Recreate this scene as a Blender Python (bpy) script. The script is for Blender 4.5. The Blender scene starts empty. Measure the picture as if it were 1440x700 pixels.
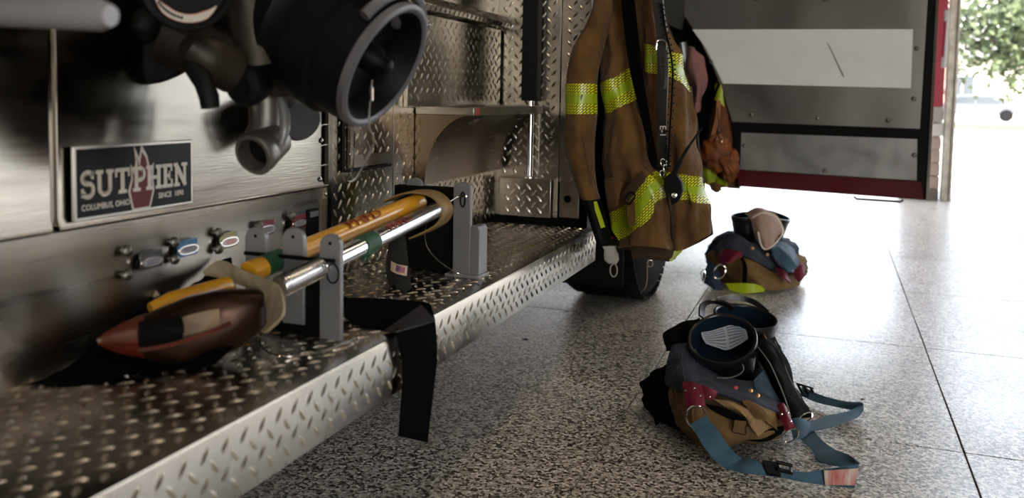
import bpy, bmesh, math, random
from mathutils import Vector, Matrix, noise
from math import sin, cos, pi, radians
random.seed(7)
SC = bpy.context.scene
COL = SC.collection
V = Vector

# ---------------------------------------------------------------- camera
FPX, PCX, PCY = 1230.0, 720.0, 220.0          # focal length and principal point, 1440x700 frame
RX = V((0.93867586, 0.34433331, 0.01795007))  # world X (across the truck), Y (along it), Z as seen by the camera
RY = V((0.34240319, -0.93701321, 0.06903843))
R3 = Matrix(((0.93867586, -0.04059168, 0.34240319),
             (0.34433331, 0.05865855, -0.93701321),
             (0.01795007, 0.9974525, 0.06903843)))
CAMLOC = V((0, 0, 0.9))
cam = bpy.data.cameras.new('camera')
cam.sensor_fit = 'HORIZONTAL'; cam.sensor_width = 36.0
cam.lens = 36.0 * FPX / 1440.0
cam.shift_y = -(350 - PCY) / 1440.0
cam.clip_start = 0.05; cam.clip_end = 400
cam.dof.use_dof = True; cam.dof.focus_distance = 2.25; cam.dof.aperture_fstop = 3.2
camo = bpy.data.objects.new('camera', cam); COL.objects.link(camo)
# rows of R3 are the world axes expressed in camera space, so R3 maps camera vectors to world
camo.matrix_world = Matrix.Translation(CAMLOC) @ R3.to_4x4()
SC.camera = camo

# ---------------------------------------------------------------- world, sun, exposure
SC.view_settings.view_transform = 'Standard'; SC.view_settings.look = 'None'
SC.view_settings.gamma = 1.0; SC.view_settings.exposure = 2.05
SC.view_settings.use_curve_mapping = False
w = bpy.data.worlds.new('sky'); SC.world = w; w.use_nodes = True
nt = w.node_tree; nt.nodes.clear()
sky = nt.nodes.new('ShaderNodeTexSky'); sky.sky_type = 'NISHITA'
sky.sun_disc = False; sky.sun_elevation = radians(48); sky.sun_rotation = radians(120)
sky.dust_density = 4.0; sky.air_density = 1.0; sky.ozone_density = 1.0
mixn = nt.nodes.new('ShaderNodeMix'); mixn.data_type = 'RGBA'; mixn.inputs[0].default_value = 0.55
mixn.inputs[7].default_value = (3.0, 2.95, 2.8, 1)
bg = nt.nodes.new('ShaderNodeBackground'); bg.inputs[1].default_value = 0.62
wo = nt.nodes.new('ShaderNodeOutputWorld')
nt.links.new(sky.outputs[0], mixn.inputs[6]); nt.links.new(mixn.outputs[2], bg.inputs[0]); nt.links.new(bg.outputs[0], wo.inputs[0])

sun = bpy.data.lights.new('sun', 'SUN'); sun.energy = 4.5; sun.angle = radians(1.0); sun.color = (1.0, 0.96, 0.9)
suno = bpy.data.objects.new('sun', sun); COL.objects.link(suno)
suno.rotation_euler = V((0.75, -0.15, 0.85)).to_track_quat('Z', 'Y').to_euler()
suno.location = (0, 0, 20)

def survey(px, py, y):
    """a point seen at (px, py) in the photograph, at distance y along the truck"""
    r = R3 @ V((px - PCX, PCY - py, -FPX))
    return CAMLOC + r * (y / r.y)
def survey_x(px, py, x):
    r = R3 @ V((px - PCX, PCY - py, -FPX)); return CAMLOC + r * (x / r.x)
def survey_z(px, py, z):
    r = R3 @ V((px - PCX, PCY - py, -FPX)); return CAMLOC + r * ((z - 0.9) / r.z)

# ---------------------------------------------------------------- materials
MATS = {}
def mat(name, col, rough=0.5, metal=0.0, noise_amt=0.0, noise_scale=20.0, bump=0.0, bump_scale=60.0, col2=None,
        coat=0.0, bdist=0.002, stretch=None, emit=None, spec=None, rough_var=0.0, sheen=0.0, weave=0.0, detail=4.0):
    if name in MATS: return MATS[name]
    m = bpy.data.materials.new(name); m.use_nodes = True; MATS[name] = m
    n = m.node_tree; N = n.nodes; L = n.links; p = N['Principled BSDF']
    p.inputs['Base Color'].default_value = (*col, 1); p.inputs['Roughness'].default_value = rough
    p.inputs['Metallic'].default_value = metal
    if coat: p.inputs['Coat Weight'].default_value = coat; p.inputs['Coat Roughness'].default_value = 0.08
    if spec is not None: p.inputs['Specular IOR Level'].default_value = spec
    if sheen: p.inputs['Sheen Weight'].default_value = sheen
    if emit: p.inputs['Emission Color'].default_value = (*emit[0], 1); p.inputs['Emission Strength'].default_value = emit[1]
    tc = N.new('ShaderNodeTexCoord'); src = tc.outputs['Object']
    if stretch:
        mp = N.new('ShaderNodeMapping'); mp.inputs['Scale'].default_value = stretch; L.new(src, mp.inputs[0]); src = mp.outputs[0]
    if noise_amt or col2 or rough_var:
        t = N.new('ShaderNodeTexNoise'); t.inputs['Scale'].default_value = noise_scale; t.inputs['Detail'].default_value = detail; L.new(src, t.inputs['Vector'])
        r = N.new('ShaderNodeValToRGB'); c2 = col2 or tuple(c * (1 - noise_amt) for c in col)
        r.color_ramp.elements[0].position = 0.35; r.color_ramp.elements[0].color = (*c2, 1)
        r.color_ramp.elements[1].position = 0.65; r.color_ramp.elements[1].color = (*col, 1)
        L.new(t.outputs[0], r.inputs[0])
        if noise_amt or col2: L.new(r.outputs[0], p.inputs['Base Color'])
        if rough_var:
            mr = N.new('ShaderNodeMapRange'); mr.inputs['From Min'].default_value = 0.3; mr.inputs['From Max'].default_value = 0.7
            mr.inputs['To Min'].default_value = max(0.02, rough - rough_var); mr.inputs['To Max'].default_value = rough + rough_var
            L.new(t.outputs[0], mr.inputs[0]); L.new(mr.outputs[0], p.inputs['Roughness'])
    if bump or weave:
        b = N.new('ShaderNodeBump'); b.inputs['Strength'].default_value = bump or weave; b.inputs['Distance'].default_value = bdist
        if weave:
            wv = N.new('ShaderNodeTexWave'); wv.wave_type = 'BANDS'; wv.bands_direction = 'DIAGONAL'
            wv.inputs['Scale'].default_value = bump_scale; wv.inputs['Distortion'].default_value = 1.5; L.new(tc.outputs['Object'], wv.inputs['Vector'])
            L.new(wv.outputs['Fac'], b.inputs['Height'])
        else:
            t2 = N.new('ShaderNodeTexNoise'); t2.inputs['Scale'].default_value = bump_scale; t2.inputs['Detail'].default_value = 5
            L.new(src, t2.inputs['Vector']); L.new(t2.outputs[0], b.inputs['Height'])
        L.new(b.outputs[0], p.inputs['Normal'])
    return m

M_plate = mat('aluminium tread plate', (0.38, 0.345, 0.295), 0.24, 1.0, noise_amt=0.35, noise_scale=7, rough_var=0.08, bump=0.06, bump_scale=90)
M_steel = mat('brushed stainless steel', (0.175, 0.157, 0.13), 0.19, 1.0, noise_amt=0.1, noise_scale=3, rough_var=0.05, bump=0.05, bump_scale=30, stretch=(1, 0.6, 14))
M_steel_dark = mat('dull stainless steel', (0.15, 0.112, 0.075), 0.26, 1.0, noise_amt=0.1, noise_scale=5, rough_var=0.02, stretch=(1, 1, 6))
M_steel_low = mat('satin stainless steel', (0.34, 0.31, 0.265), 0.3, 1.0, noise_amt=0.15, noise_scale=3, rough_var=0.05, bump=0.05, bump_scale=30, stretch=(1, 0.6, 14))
M_lug = mat('tread plate lugs', (0.85, 0.8, 0.72), 0.25, 1.0)
M_trim = mat('bright steel trim', (0.8, 0.77, 0.72), 0.16, 1.0)
M_chrome = mat('chrome', (0.85, 0.85, 0.85), 0.08, 1.0)
M_cast = mat('cast aluminium', (0.22, 0.205, 0.185), 0.42, 0.85, noise_amt=0.3, noise_scale=12, bump=0.25, bump_scale=80)
M_black_anod = mat('black anodised metal', (0.0018, 0.0018, 0.002), 0.55, 0.0, spec=.16, bump=0.15, bump_scale=120)
M_cap_grey = mat('grey anodised rim', (0.13, 0.13, 0.14), 0.45, 0.4)
M_bronze = mat('dirty bronze casting', (0.03, 0.022, 0.013), 0.5, 0.5, noise_amt=0.5, noise_scale=9, bump=0.3, bump_scale=60)
M_rubber = mat('black rubber', (0.0035, 0.0035, 0.0035), 0.6, 0.0, spec=.18, noise_amt=0.3, noise_scale=20, bump=0.1, bump_scale=120)
M_black = mat('black paint', (0.002, 0.002, 0.002), 0.6, spec=.12)
M_red = mat('dark red paint', (0.085, 0.006, 0.011), 0.22, coat=0.6, noise_amt=0.15, noise_scale=8)
M_cream = mat('cream lettering', (0.5, 0.46, 0.4), 0.5)
M_grey_plate = mat('grey painted bracket', (0.2, 0.2, 0.205), 0.42, 0.35, noise_amt=0.15, noise_scale=14, bump=0.08, bump_scale=150)

def terrazzo():
    m = bpy.data.materials.new('terrazzo'); m.use_nodes = True; n = m.node_tree; N = n.nodes; L = n.links; p = N['Principled BSDF']
    g = N.new('ShaderNodeNewGeometry')
    def vor(scale, ramp):
        v = N.new('ShaderNodeTexVoronoi'); v.inputs['Scale'].default_value = scale; v.inputs['Randomness'].default_value = 1
        L.new(g.outputs['Position'], v.inputs['Vector'])
        s = N.new('ShaderNodeSeparateColor'); L.new(v.outputs['Color'], s.inputs[0])
        r = N.new('ShaderNodeValToRGB'); r.color_ramp.interpolation = 'CONSTANT'
        e = r.color_ramp.elements
        while len(e) > 1: e.remove(e[-1])
        e[0].position = 0; e[0].color = (*ramp[0][1], 1)
        for pos, c in ramp[1:]:
            k = e.new(pos); k.color = (*c, 1)
        L.new(s.outputs[0], r.inputs[0]); return r, v, s
    r1, v1, s1 = vor(135, [(0, (0.03, 0.027, 0.023)), (0.16, (0.17, 0.15, 0.12)), (0.32, (0.4, 0.37, 0.32)), (0.6, (0.6, 0.57, 0.51)), (0.85, (0.78, 0.75, 0.68))])
    r2, v2, s2 = vor(60, [(0, (0.05, 0.045, 0.04)), (0.5, (0.5, 0.46, 0.4)), (0.8, (0.28, 0.22, 0.16))])
    t = N.new('ShaderNodeTexNoise'); t.inputs['Scale'].default_value = 90; L.new(g.outputs['Position'], t.inputs['Vector'])
    mr = N.new('ShaderNodeMapRange'); mr.inputs[1].default_value = 0.57; mr.inputs[2].default_value = 0.6; L.new(t.outputs[0], mr.inputs[0])
    mx = N.new('ShaderNodeMix'); mx.data_type = 'RGBA'; L.new(mr.outputs[0], mx.inputs[0]); L.new(r1.outputs[0], mx.inputs[6]); L.new(r2.outputs[0], mx.inputs[7])
    L.new(mx.outputs[2], p.inputs['Base Color'])
    b = N.new('ShaderNodeBump'); b.inputs['Strength'].default_value = 0.12; b.inputs['Distance'].default_value = 0.001
    L.new(s1.outputs[1], b.inputs['Height']); L.new(b.outputs[0], p.inputs['Normal'])
    t3 = N.new('ShaderNodeTexNoise'); t3.inputs['Scale'].default_value = 2.2; t3.inputs['Detail'].default_value = 6; L.new(g.outputs['Position'], t3.inputs['Vector'])
    m3 = N.new('ShaderNodeMapRange'); m3.inputs[3].default_value = 0.2; m3.inputs[4].default_value = 0.42; L.new(t3.outputs[0], m3.inputs[0]); L.new(m3.outputs[0], p.inputs['Roughness'])
    p.inputs['Specular IOR Level'].default_value = 0.6
    return m
M_terrazzo = terrazzo()

# ---------------------------------------------------------------- geometry helpers
class G:
    """collects faces for ONE mesh object"""
    def __init__(s): s.v = []; s.f = []; s.uv = {}
    def add(s, vs, fs):
        o = len(s.v); s.v += [V(p) for p in vs]; s.f += [tuple(i + o for i in f) for f in fs]; return s
    def box(s, a, b):
        x0, y0, z0 = a; x1, y1, z1 = b
        return s.add([(x0,y0,z0),(x1,y0,z0),(x1,y1,z0),(x0,y1,z0),(x0,y0,z1),(x1,y0,z1),(x1,y1,z1),(x0,y1,z1)],
                     [(3,2,1,0),(4,5,6,7),(0,1,5,4),(1,2,6,5),(2,3,7,6),(3,0,4,7)])
    def loft(s, rings, closed=True, cap=True):
        n = len(rings[0]); vs = [p for r in rings for p in r]; fs = []
        for i in range(len(rings) - 1):
            for j in range(n if closed else n - 1):
                k = (j + 1) % n; fs.append((i*n+j, i*n+k, (i+1)*n+k, (i+1)*n+j))
        if cap and closed: fs.append(tuple(range(n-1, -1, -1))); fs.append(tuple(range((len(rings)-1)*n, len(rings)*n)))
        return s.add(vs, fs)
    def tube(s, path, r, n=12, cap=True, closed=False, flat=1.0):
        path = [V(p) for p in path]; m = len(path); rings = []
        up = None
        for i, p in enumerate(path):
            a = path[(i-1) % m] if (closed or i > 0) else p; b = path[(i+1) % m] if (closed or i < m-1) else p
            t = (b - a).normalized()
            if up is None: up = t.orthogonal().normalized()
            u = (up - t * up.dot(t)); u = u.normalized() if u.length > 1e-6 else t.orthogonal().normalized(); up = u; w_ = t.cross(u)
            rr = r[i] if isinstance(r, (list, tuple)) else r
            rings.append([p + (u * cos(2*pi*k/n) + w_ * sin(2*pi*k/n) * flat) * rr for k in range(n)])
        if closed: rings.append(rings[0])
        return s.loft(rings, True, cap and not closed)
    def lathe(s, origin, axis, prof, n=32, cap=True):
        """prof: (distance along axis, radius)"""
        axis = V(axis).normalized(); u = axis.orthogonal().normalized(); w_ = axis.cross(u); o = V(origin)
        return s.loft([[o + axis*d + (u*cos(2*pi*k/n) + w_*sin(2*pi*k/n))*max(r, 1e-5) for k in range(n)] for d, r in prof], True, cap)
    def prism(s, pts, d):
        """pts: planar 3-D polygon, d: thickness vector"""
        pts = [V(p) for p in pts]; d = V(d); n = len(pts)
        return s.add(pts + [p + d for p in pts], [tuple(range(n-1, -1, -1)), tuple(range(n, 2*n))] + [(i, (i+1) % n, (i+1) % n + n, i+n) for i in range(n)])
    def obj(s, name, m, parent=None, smooth=35, bev=0, seg=2, sub=0, solid=0, kind=None, label=None, base=None, recalc=True):
        vs = s.v
        if not vs: return None
        lo = V((min(p.x for p in vs), min(p.y for p in vs), min(p.z for p in vs))); hi = V((max(p.x for p in vs), max(p.y for p in vs), max(p.z for p in vs)))
        o = V(((lo.x+hi.x)/2, (lo.y+hi.y)/2, lo.z)) if base is None else V(base)
        me = bpy.data.meshes.new(name); me.from_pydata([p - o for p in vs], [], s.f)
        if s.uv:
            uvl = me.uv_layers.new(name='UVMap')
            for lp in me.loops:
                uvl.data[lp.index].uv = s.uv.get(lp.vertex_index, (0, 0))
        if recalc:
            bm = bmesh.new(); bm.from_mesh(me);
            ng = [q for q in bm.faces if len(q.verts) > 4]
            if ng and smooth == 0: bmesh.ops.triangulate(bm, faces=ng)
            bmesh.ops.recalc_face_normals(bm, faces=bm.faces); bm.to_mesh(me); bm.free()
        if smooth:
            me.polygons.foreach_set('use_smooth', [True]*len(me.polygons))
            if smooth < 180: me.set_sharp_from_angle(angle=radians(smooth))
        me.materials.append(m)
        ob = bpy.data.objects.new(name, me); COL.objects.link(ob)
        ob.location = o
        if parent is not None: put(ob, parent)
        if bev:
            b = ob.modifiers.new('bevel', 'BEVEL'); b.width = bev; b.segments = seg; b.limit_method = 'ANGLE'; b.angle_limit = radians(35)
        if sub:
            q = ob.modifiers.new('sub', 'SUBSURF'); q.levels = sub; q.render_levels = sub
        if solid:
            q = ob.modifiers.new('solid', 'SOLIDIFY'); q.thickness = solid; q.offset = 0
        if kind: ob['kind'] = kind
        if label: ob['label'] = label
        return ob
WL = {}
def wloc(o):
    p = V(o.location)
    while o.parent: o = o.parent; p += V(o.location)
    return p
def put(ob, parent):
    ob.location = V(ob.location) - wloc(parent); ob.parent = parent
def thing(name, label, cat, loc, group=None):
    o = bpy.data.objects.new(name, None); COL.objects.link(o); o.location = loc; o.empty_display_size = 0.1
    o['label'] = label; o['category'] = cat
    if group: o['group'] = group
    return o
def tag(o, label, cat, group=None, kind=None):
    o['label'] = label; o['category'] = cat
    if group: o['group'] = group
    if kind: o['kind'] = kind
    return o
def box(name, a, b, m, parent=None, bev=0.0, **k): return G().box(a, b).obj(name, m, parent, bev=bev, **k)
def struct(o): o['kind'] = 'structure'; return o
def dup(root, off, parent=None):
    c = root.copy(); COL.objects.link(c); c.location = V(root.location) + V(off)
    if parent is not None: c.parent = parent
    for ch in root.children:
        d = ch.copy(); COL.objects.link(d); d.parent = c
        for g2 in ch.children:
            e = g2.copy(); COL.objects.link(e); e.parent = d
    return c

def cr(p0, p1, p2, p3, t):
    return 0.5 * ((2*p1) + (p2-p0)*t + (2*p0-5*p1+4*p2-p3)*t*t + (3*p1-p0-3*p2+p3)*t*t*t)
def curve(pts, k=6, closed=False):
    pts = [V(p) for p in pts]; n = len(pts); out = []
    for i in range(n if closed else n-1):
        g_ = (lambda j: pts[j % n]) if closed else (lambda j: pts[max(0, min(n-1, j))])
        for q in range(k): out.append(cr(g_(i-1), g_(i), g_(i+1), g_(i+2), q/k))
    if not closed: out.append(pts[-1])
    return out
def upgrid(ctrl, ku, kv):
    rows = [curve(r, ku) for r in ctrl]
    cols = [curve([r[j] for r in rows], kv) for j in range(len(rows[0]))]
    return [[cols[j][i] for j in range(len(rows[0]))] for i in range(len(cols[0]))]
def gnormals(g_):
    R_, C_ = len(g_), len(g_[0]); out = []
    for i in range(R_):
        row = []
        for j in range(C_):
            a = g_[i][min(C_-1, j+1)] - g_[i][max(0, j-1)]; b = g_[min(R_-1, i+1)][j] - g_[max(0, i-1)][j]
            n_ = b.cross(a); row.append(n_.normalized() if n_.length > 1e-12 else V((0, -1, 0)))
        out.append(row)
    return out
def rumple(g_, amp, scale, seed=0.0, stretch=(1, 1, 1)):
    nn = gnormals(g_)
    return [[g_[i][j] + nn[i][j] * amp * noise.noise(V((g_[i][j].x*stretch[0]*scale + seed, g_[i][j].y*stretch[1]*scale, g_[i][j].z*stretch[2]*scale))) for j in range(len(g_[0]))] for i in range(len(g_))]
def sheet(g_, th, gg=None, flip=False):
    """closed cloth of thickness th behind grid g_ (rows down, columns across, front = towards the normal)"""
    gg = gg or G(); R_, C_ = len(g_), len(g_[0]); nn = gnormals(g_); s_ = -1 if flip else 1
    f = [p for r in g_ for p in r]; b = [g_[i][j] - nn[i][j]*th*s_ for i in range(R_) for j in range(C_)]
    o = R_*C_; fs = []
    for i in range(R_-1):
        for j in range(C_-1):
            a = i*C_+j; fs.append((a, a+1, a+C_+1, a+C_)); fs.append((o+a+C_, o+a+C_+1, o+a+1, o+a))
    for j in range(C_-1):
        fs.append((j+1, j, o+j, o+j+1)); a = (R_-1)*C_+j; fs.append((a, a+1, o+a+1, o+a))
    for i in range(R_-1):
        a = i*C_; fs.append((a, a+C_, o+a+C_, o+a)); a = i*C_+C_-1; fs.append((a+C_, a, o+a, o+a+C_))
    o0 = len(gg.v); gg.add(f+b, fs)
    for i in range(R_):
        for j in range(C_):
            gg.uv[o0+i*C_+j] = gg.uv[o0+o+i*C_+j] = (j/(C_-1), 1-i/(R_-1))
    return gg
def ribbon(path, wid, width, th=0.002, k=8):
    """strap: path points with matching width directions"""
    P_ = curve(path, k); Wd = curve(wid, k)
    g_ = [[P_[i] - Wd[i].normalized()*width*(0.5-q/4) for q in range(5)] for i in range(len(P_))]
    return sheet(g_, th)
def cone(a, b, r0, r1, n=14): return G().tube([a, b], [r0, r1], n)

LUGP = 0.038
def lugs_geo(o, u, v, w_, h_, gg=None, phase=(0.0, 0.0), L=0.027, W=0.0088, Hh=0.0029, skip=None):
    """raised lugs of a tread plate over the rectangle o + u*[0,w] + v*[0,h]"""
    gg = gg or G(); o = V(o); u = V(u).normalized(); v = V(v).normalized(); n_ = u.cross(v)
    P_ = LUGP; i0 = 0
    for a in range(int(w_/P_)+2):
        for b in range(int(h_/P_)+2):
            for q in (0, 1):
                cu = (a + 0.5*q + phase[0])*P_; cv = (b + 0.5*q + phase[1])*P_
                if cu < L*0.36 or cu > w_-L*0.36 or cv < L*0.4 or cv > h_-L*0.4: continue
                c = o + u*cu + v*cv
                if skip and skip(c): continue
                an = radians(52 if q == 0 else 128)
                d = u*cos(an) + v*sin(an); e = n_.cross(d)
                vs = [c - d*L/2, c - d*L*.3 - e*W*.36, c - e*W/2, c + d*L*.3 - e*W*.36, c + d*L/2, c + d*L*.3 + e*W*.36, c + e*W/2, c - d*L*.3 + e*W*.36,
                      c - d*L*.28 + n_*Hh*.75, c + n_*Hh, c + d*L*.28 + n_*Hh*.75]
                gg.add(vs, [(0,1,8),(0,8,7),(1,2,9,8),(2,3,10,9),(3,4,10),(4,5,10),(5,6,9,10),(6,7,8,9)])
    return gg
def add_lugs(parent, rects, mtl=None):
    gg = G()
    for r in rects: lugs_geo(*r[:5], gg=gg, **(r[5] if len(r) > 5 else {}))
    return gg.obj('raised_lugs', mtl or M_lug, parent, smooth=50, kind='stuff', recalc=False)

# ================================================================ SETTING
M_joint = mat('dark joint filler', (0.05, 0.045, 0.04), 0.8)
M_brick = mat('glazed block', (0.55, 0.43, 0.36), 0.35, noise_amt=0.12, noise_scale=15)
M_mortar = mat('mortar', (0.35, 0.33, 0.3), 0.9)
M_wall = mat('painted block wall', (0.09, 0.072, 0.055), 0.75, noise_amt=0.12, noise_scale=6, bump=0.1)
M_ceil = mat('dark deck ceiling', (0.09, 0.075, 0.06), 0.8, noise_amt=0.1)
M_concrete = mat('pale concrete', (0.62, 0.61, 0.58), 0.8, noise_amt=0.1, noise_scale=3, bump=0.1)
M_asphalt = mat('asphalt', (0.2, 0.18, 0.17), 0.85, noise_amt=0.2)
M_doorred = mat('crimson door paint', (0.42, 0.006, 0.035), 0.4)
M_white = mat('white paint', (0.75, 0.75, 0.74), 0.4)
XW0, XW1, YW0, YW1, ZC = -7.0, 11.5, -6.0, 9.03, 4.4
fl = struct(box('floor', (XW0, YW0, -0.3), (XW1, YW1+0.3, -0.012), M_joint))
slab = None
GX, GY, SX, SY = -0.527, 3.506, 0.882, 1.025
for i in range(-8, 14):
    for j in range(-9, 6):
        x0, y0 = GX + i*SX, GY + j*SY
        if x0 < XW0 or x0+SX > XW1 or y0+SY > YW1+0.2: continue
        if slab is None:
            g_ = G().box((x0+.002, y0+.002, -0.012), (x0+SX-.002, y0+SY-.002, 0.0)); slab = g_.obj('floor_slab', M_terrazzo, fl, bev=0.0012, seg=1)
            sx0, sy0 = x0, y0; slab0 = V(slab.location)
        else:
            c = slab.copy(); COL.objects.link(c); c.location = slab0 + V((x0-sx0, y0-sy0, 0))
TH = GY + 5*SY
# threshold strip under the doors
struct(box('trim_1', (XW0, 8.634, -0.012), (XW1, YW1+0.3, 0.0), M_terrazzo))
struct(box('ceiling', (XW0, YW0, ZC), (XW1, YW1+0.3, ZC+0.3), M_ceil))
struct(box('wall_left', (XW0-0.3, YW0, 0), (XW0, YW1+0.3, ZC), M_wall))
struct(box('wall_right', (XW1, YW0, 0), (XW1+0.3, YW1+0.3, ZC), M_wall))
gb = G()
for (a, b) in ((XW0, 2.8), (7.2, XW1)): gb.box((a, YW0-0.3, 0), (b, YW0, ZC))
gb.box((2.8, YW0-0.3, 3.7), (7.2, YW0, ZC))
struct(gb.obj('wall_back', M_wall))
gf = G()
for (a, b) in ((XW0, -4.2), (5.6, 6.1), (10.6, XW1)): gf.box((a, YW1, 0), (b, YW1+0.3, ZC))
gf.box((-4.2, YW1, 3.75), (10.6, YW1+0.3, ZC))
wf = struct(gf.obj('wall_front', M_wall))
# pier between the truck's bay and the open bay
XP0, XP1 = 0.62, 1.06
pier = struct(box('trim_2', (XP0+.02, YW1+.02, 0), (XP1-.11, YW1+0.28, 3.75), M_mortar))
G().box((XP0, YW1, 0), (XP1-.1, YW1+.3, 0.10)).obj('pier_base', mat('grey base', (0.25, 0.23, 0.21), 0.7), pier, bev=.004)
bz = 0.105; k = 0
while bz < 0.6:
    G().box((XP0, YW1-.005, bz), (XP1-.1, YW1+.3, bz+.115)).obj('brick', M_brick, pier, bev=.004); bz += 0.122
G().box((XP0, YW1-.03, 0.6), (XP1-.085, YW1+.3, 0.715)).obj('sill_block', M_white, pier, bev=.006)
G().box((XP0, YW1-.005, 0.718), (XP1-.1, YW1+.3, 0.87)).obj('metal_block', mat('speckled metal', (.5, .48, .45), .5, .4, noise_amt=.3, noise_scale=60), pier, bev=.004)
G().box((XP0, YW1-.012, 0.873), (XP1-.1, YW1+.3, 3.75)).obj('crimson_panel', M_doorred, pier, bev=.003)
dh = G().tube(curve([(0.965, YW1-.02, 1.745), (0.962, YW1-.06, 1.73), (0.957, YW1-.065, 1.5), (0.953, YW1-.06, 1.28), (0.953, YW1-.02, 1.26)], 5), 0.016, 10)
dh.box((0.93, YW1-.03, 1.66), (0.985, YW1-.012, 1.76)); dh.box((0.925, YW1-.03, 1.235), (0.98, YW1-.012, 1.33))
dh.obj('pull_handle', M_white, pier, bev=.003)
tr = G().box((XP1-.085, YW1-.06, 0), (XP1-.045, YW1+.1, 3.75)).box((XP1-.045, YW1-.03, 0), (XP1-.02, YW1+.1, 3.75)).box((XP1-.02, YW1-.07, 0), (XP1, YW1+.1, 3.75))
struct(tr.obj('door_1', mat('worn galvanised track', (0.45, 0.41, 0.35), 0.4, 0.8, noise_amt=.4, noise_scale=12), bev=.002))
# outside ground
struct(box('ground', (-90, YW1+.3, -0.3), (110, 27, -0.01), M_concrete))
struct(box('road', (-90, 27, -0.3), (110, 37.2, -0.03), M_asphalt))
struct(box('ground_back', (-90, -60, -0.3), (110, YW0-.3, -0.01), M_concrete))
M_grass = mat('grass', (0.04, 0.065, 0.018), 0.9, noise_amt=0.35, noise_scale=2, bump=0.4, bump_scale=20)
struct(box('lawn', (-90, 37.2, -0.3), (110, 48, 0.02), M_grass))
struct(box('far_ground', (-120, 48, -0.3), (140, 140, 0.0), M_concrete))
struct(box('lawn_side', (13.0, 12.5, -0.2), (70, 24, 0.0), mat('dry grass', (0.17, 0.20, 0.09), 0.9, noise_amt=.3, noise_scale=1)))
struct(box('side_path', (13.0, 16.4, -0.2), (70, 17.6, 0.01), M_asphalt))
# unseen fill lamps added under the ceiling to brighten the bays
M_lamp = mat('fill lamp diffuser', (1, 1, 1), 0.5, emit=((1.0, 0.82, 0.6), 4.5))
for (x, y, wh) in ((0.6, 1.5, 'over the near boots beside the fire engine'), (0.6, -2.5, 'over the floor behind the camera'), (4.3, 1.5, 'over the middle of the empty bay'), (4.3, 5.5, 'over the front of the empty bay'), (0.9, 6.0, 'over the floor before the grey pier')):
    t = thing('fill_lamp', 'added long warm fill lamp ' + wh, 'lamp', (x, y, ZC-0.12), 'added fill lamps above the bays')
    G().box((x-.16, y-.62, ZC-.06), (x+.16, y+.62, ZC-.002)).obj('tray', M_white, t)
    G().box((x-.14, y-.6, ZC-.1), (x+.14, y+.6, ZC-.062)).obj('diffuser', M_lamp, t)

for i_, (px, py, sz, lab) in enumerate(((739, 477, .012, 'tiny black chip lying on the floor below the board'), (1213, 561, .006, 'dark speck of grit by the suspender loop'), (797, 438, .008, 'small black scrap near the mud flap'))):
    p = survey_z(px, py, .0005); g_ = G().lathe(p, (0,0,1), [(0, sz), (.0012, sz*.8), (.002, 0)], 7)
    tag(g_.obj('floor_debris', M_black), lab, 'debris')

# ================================================================ FIRE ENGINE
XS, XP, ZT, ZB = -0.70, -1.06, 0.48, 0.377
YE = 2.715                                    # far end of the running board
FE = thing('fire_engine', 'red and steel fire engine with a tread plate running board and its cab door open', 'fire engine', (-1.9, 2.6, 0.0))

# running board
g_ = G()
r_ = 0.006; prof = [(XP, ZT), (XS-r_, ZT), (XS-r_*.3, ZT-r_*.3), (XS, ZT-r_), (XS, ZB), (XS-.02, ZB), (XS-.02, ZT-.012), (XP, ZT-.012)]
Y0 = -0.45
g_.loft([[V((x, y, z)) for x, z in prof] for y in (Y0, YE)], True, True)
g_.box((XP, YE-.003, ZB), (XS-.0001, YE, ZT-.001))
rb = g_.obj('running_board', M_plate, FE, smooth=30, label='tread plate running board')
add_lugs(rb, [((XP, Y0, ZT), (1,0,0), (0,1,0), XS-XP-.003, YE-Y0, dict(phase=(0.3, 0.2))),
              ((XS, Y0, ZB), (0,1,0), (0,0,1), YE-Y0, ZT-ZB, dict(phase=(0.1, 0.05)))])
# chassis under the board
box('chassis_rail', (-1.9, -1.0, 0.42), (-1.35, 3.3, 0.62), M_black, FE)
box('underframe', (-3.1, -1.0, 0.55), (XP-.03, 3.0, 0.6), M_black, FE)

# body mass behind panels (gives the truck its real bulk)
box('body', (-3.2, -1.2, 0.56), (XP-.03, 2.78, 3.1), M_red, FE)
box('cab', (-3.2, 4.78, 0.46), (-0.43, 7.3, 2.9), M_red, FE)
box('door_jamb', (-1.5, 4.755, 0.45), (-0.425, 4.779, 2.6), M_black, FE)
# upper pump panel, folded bottom lip
yU = 1.665
up = G()
pf = [(XP+.018, 1.75), (XP+.018, 0.712), (XP+.022, 0.700), (XP+.022, 0.694), (XP+.012, 0.690), (XP, 0.690), (XP, 1.75)]
up.loft([[V((x, y, z)) for x, z in pf] for y in (0.951, yU)], True, True)
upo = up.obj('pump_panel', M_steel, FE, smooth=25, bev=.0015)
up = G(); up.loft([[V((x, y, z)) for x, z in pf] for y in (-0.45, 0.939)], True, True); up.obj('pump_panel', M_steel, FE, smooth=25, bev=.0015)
G().box((XP, 0.937, 0.70), (XP+.0135, 0.953, 1.75)).obj('panel_joint', M_steel, FE)
lp = box('lower_panel', (XP-.01, -0.45, ZT), (XP, 1.70, 0.69), M_steel_low, FE)
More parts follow.
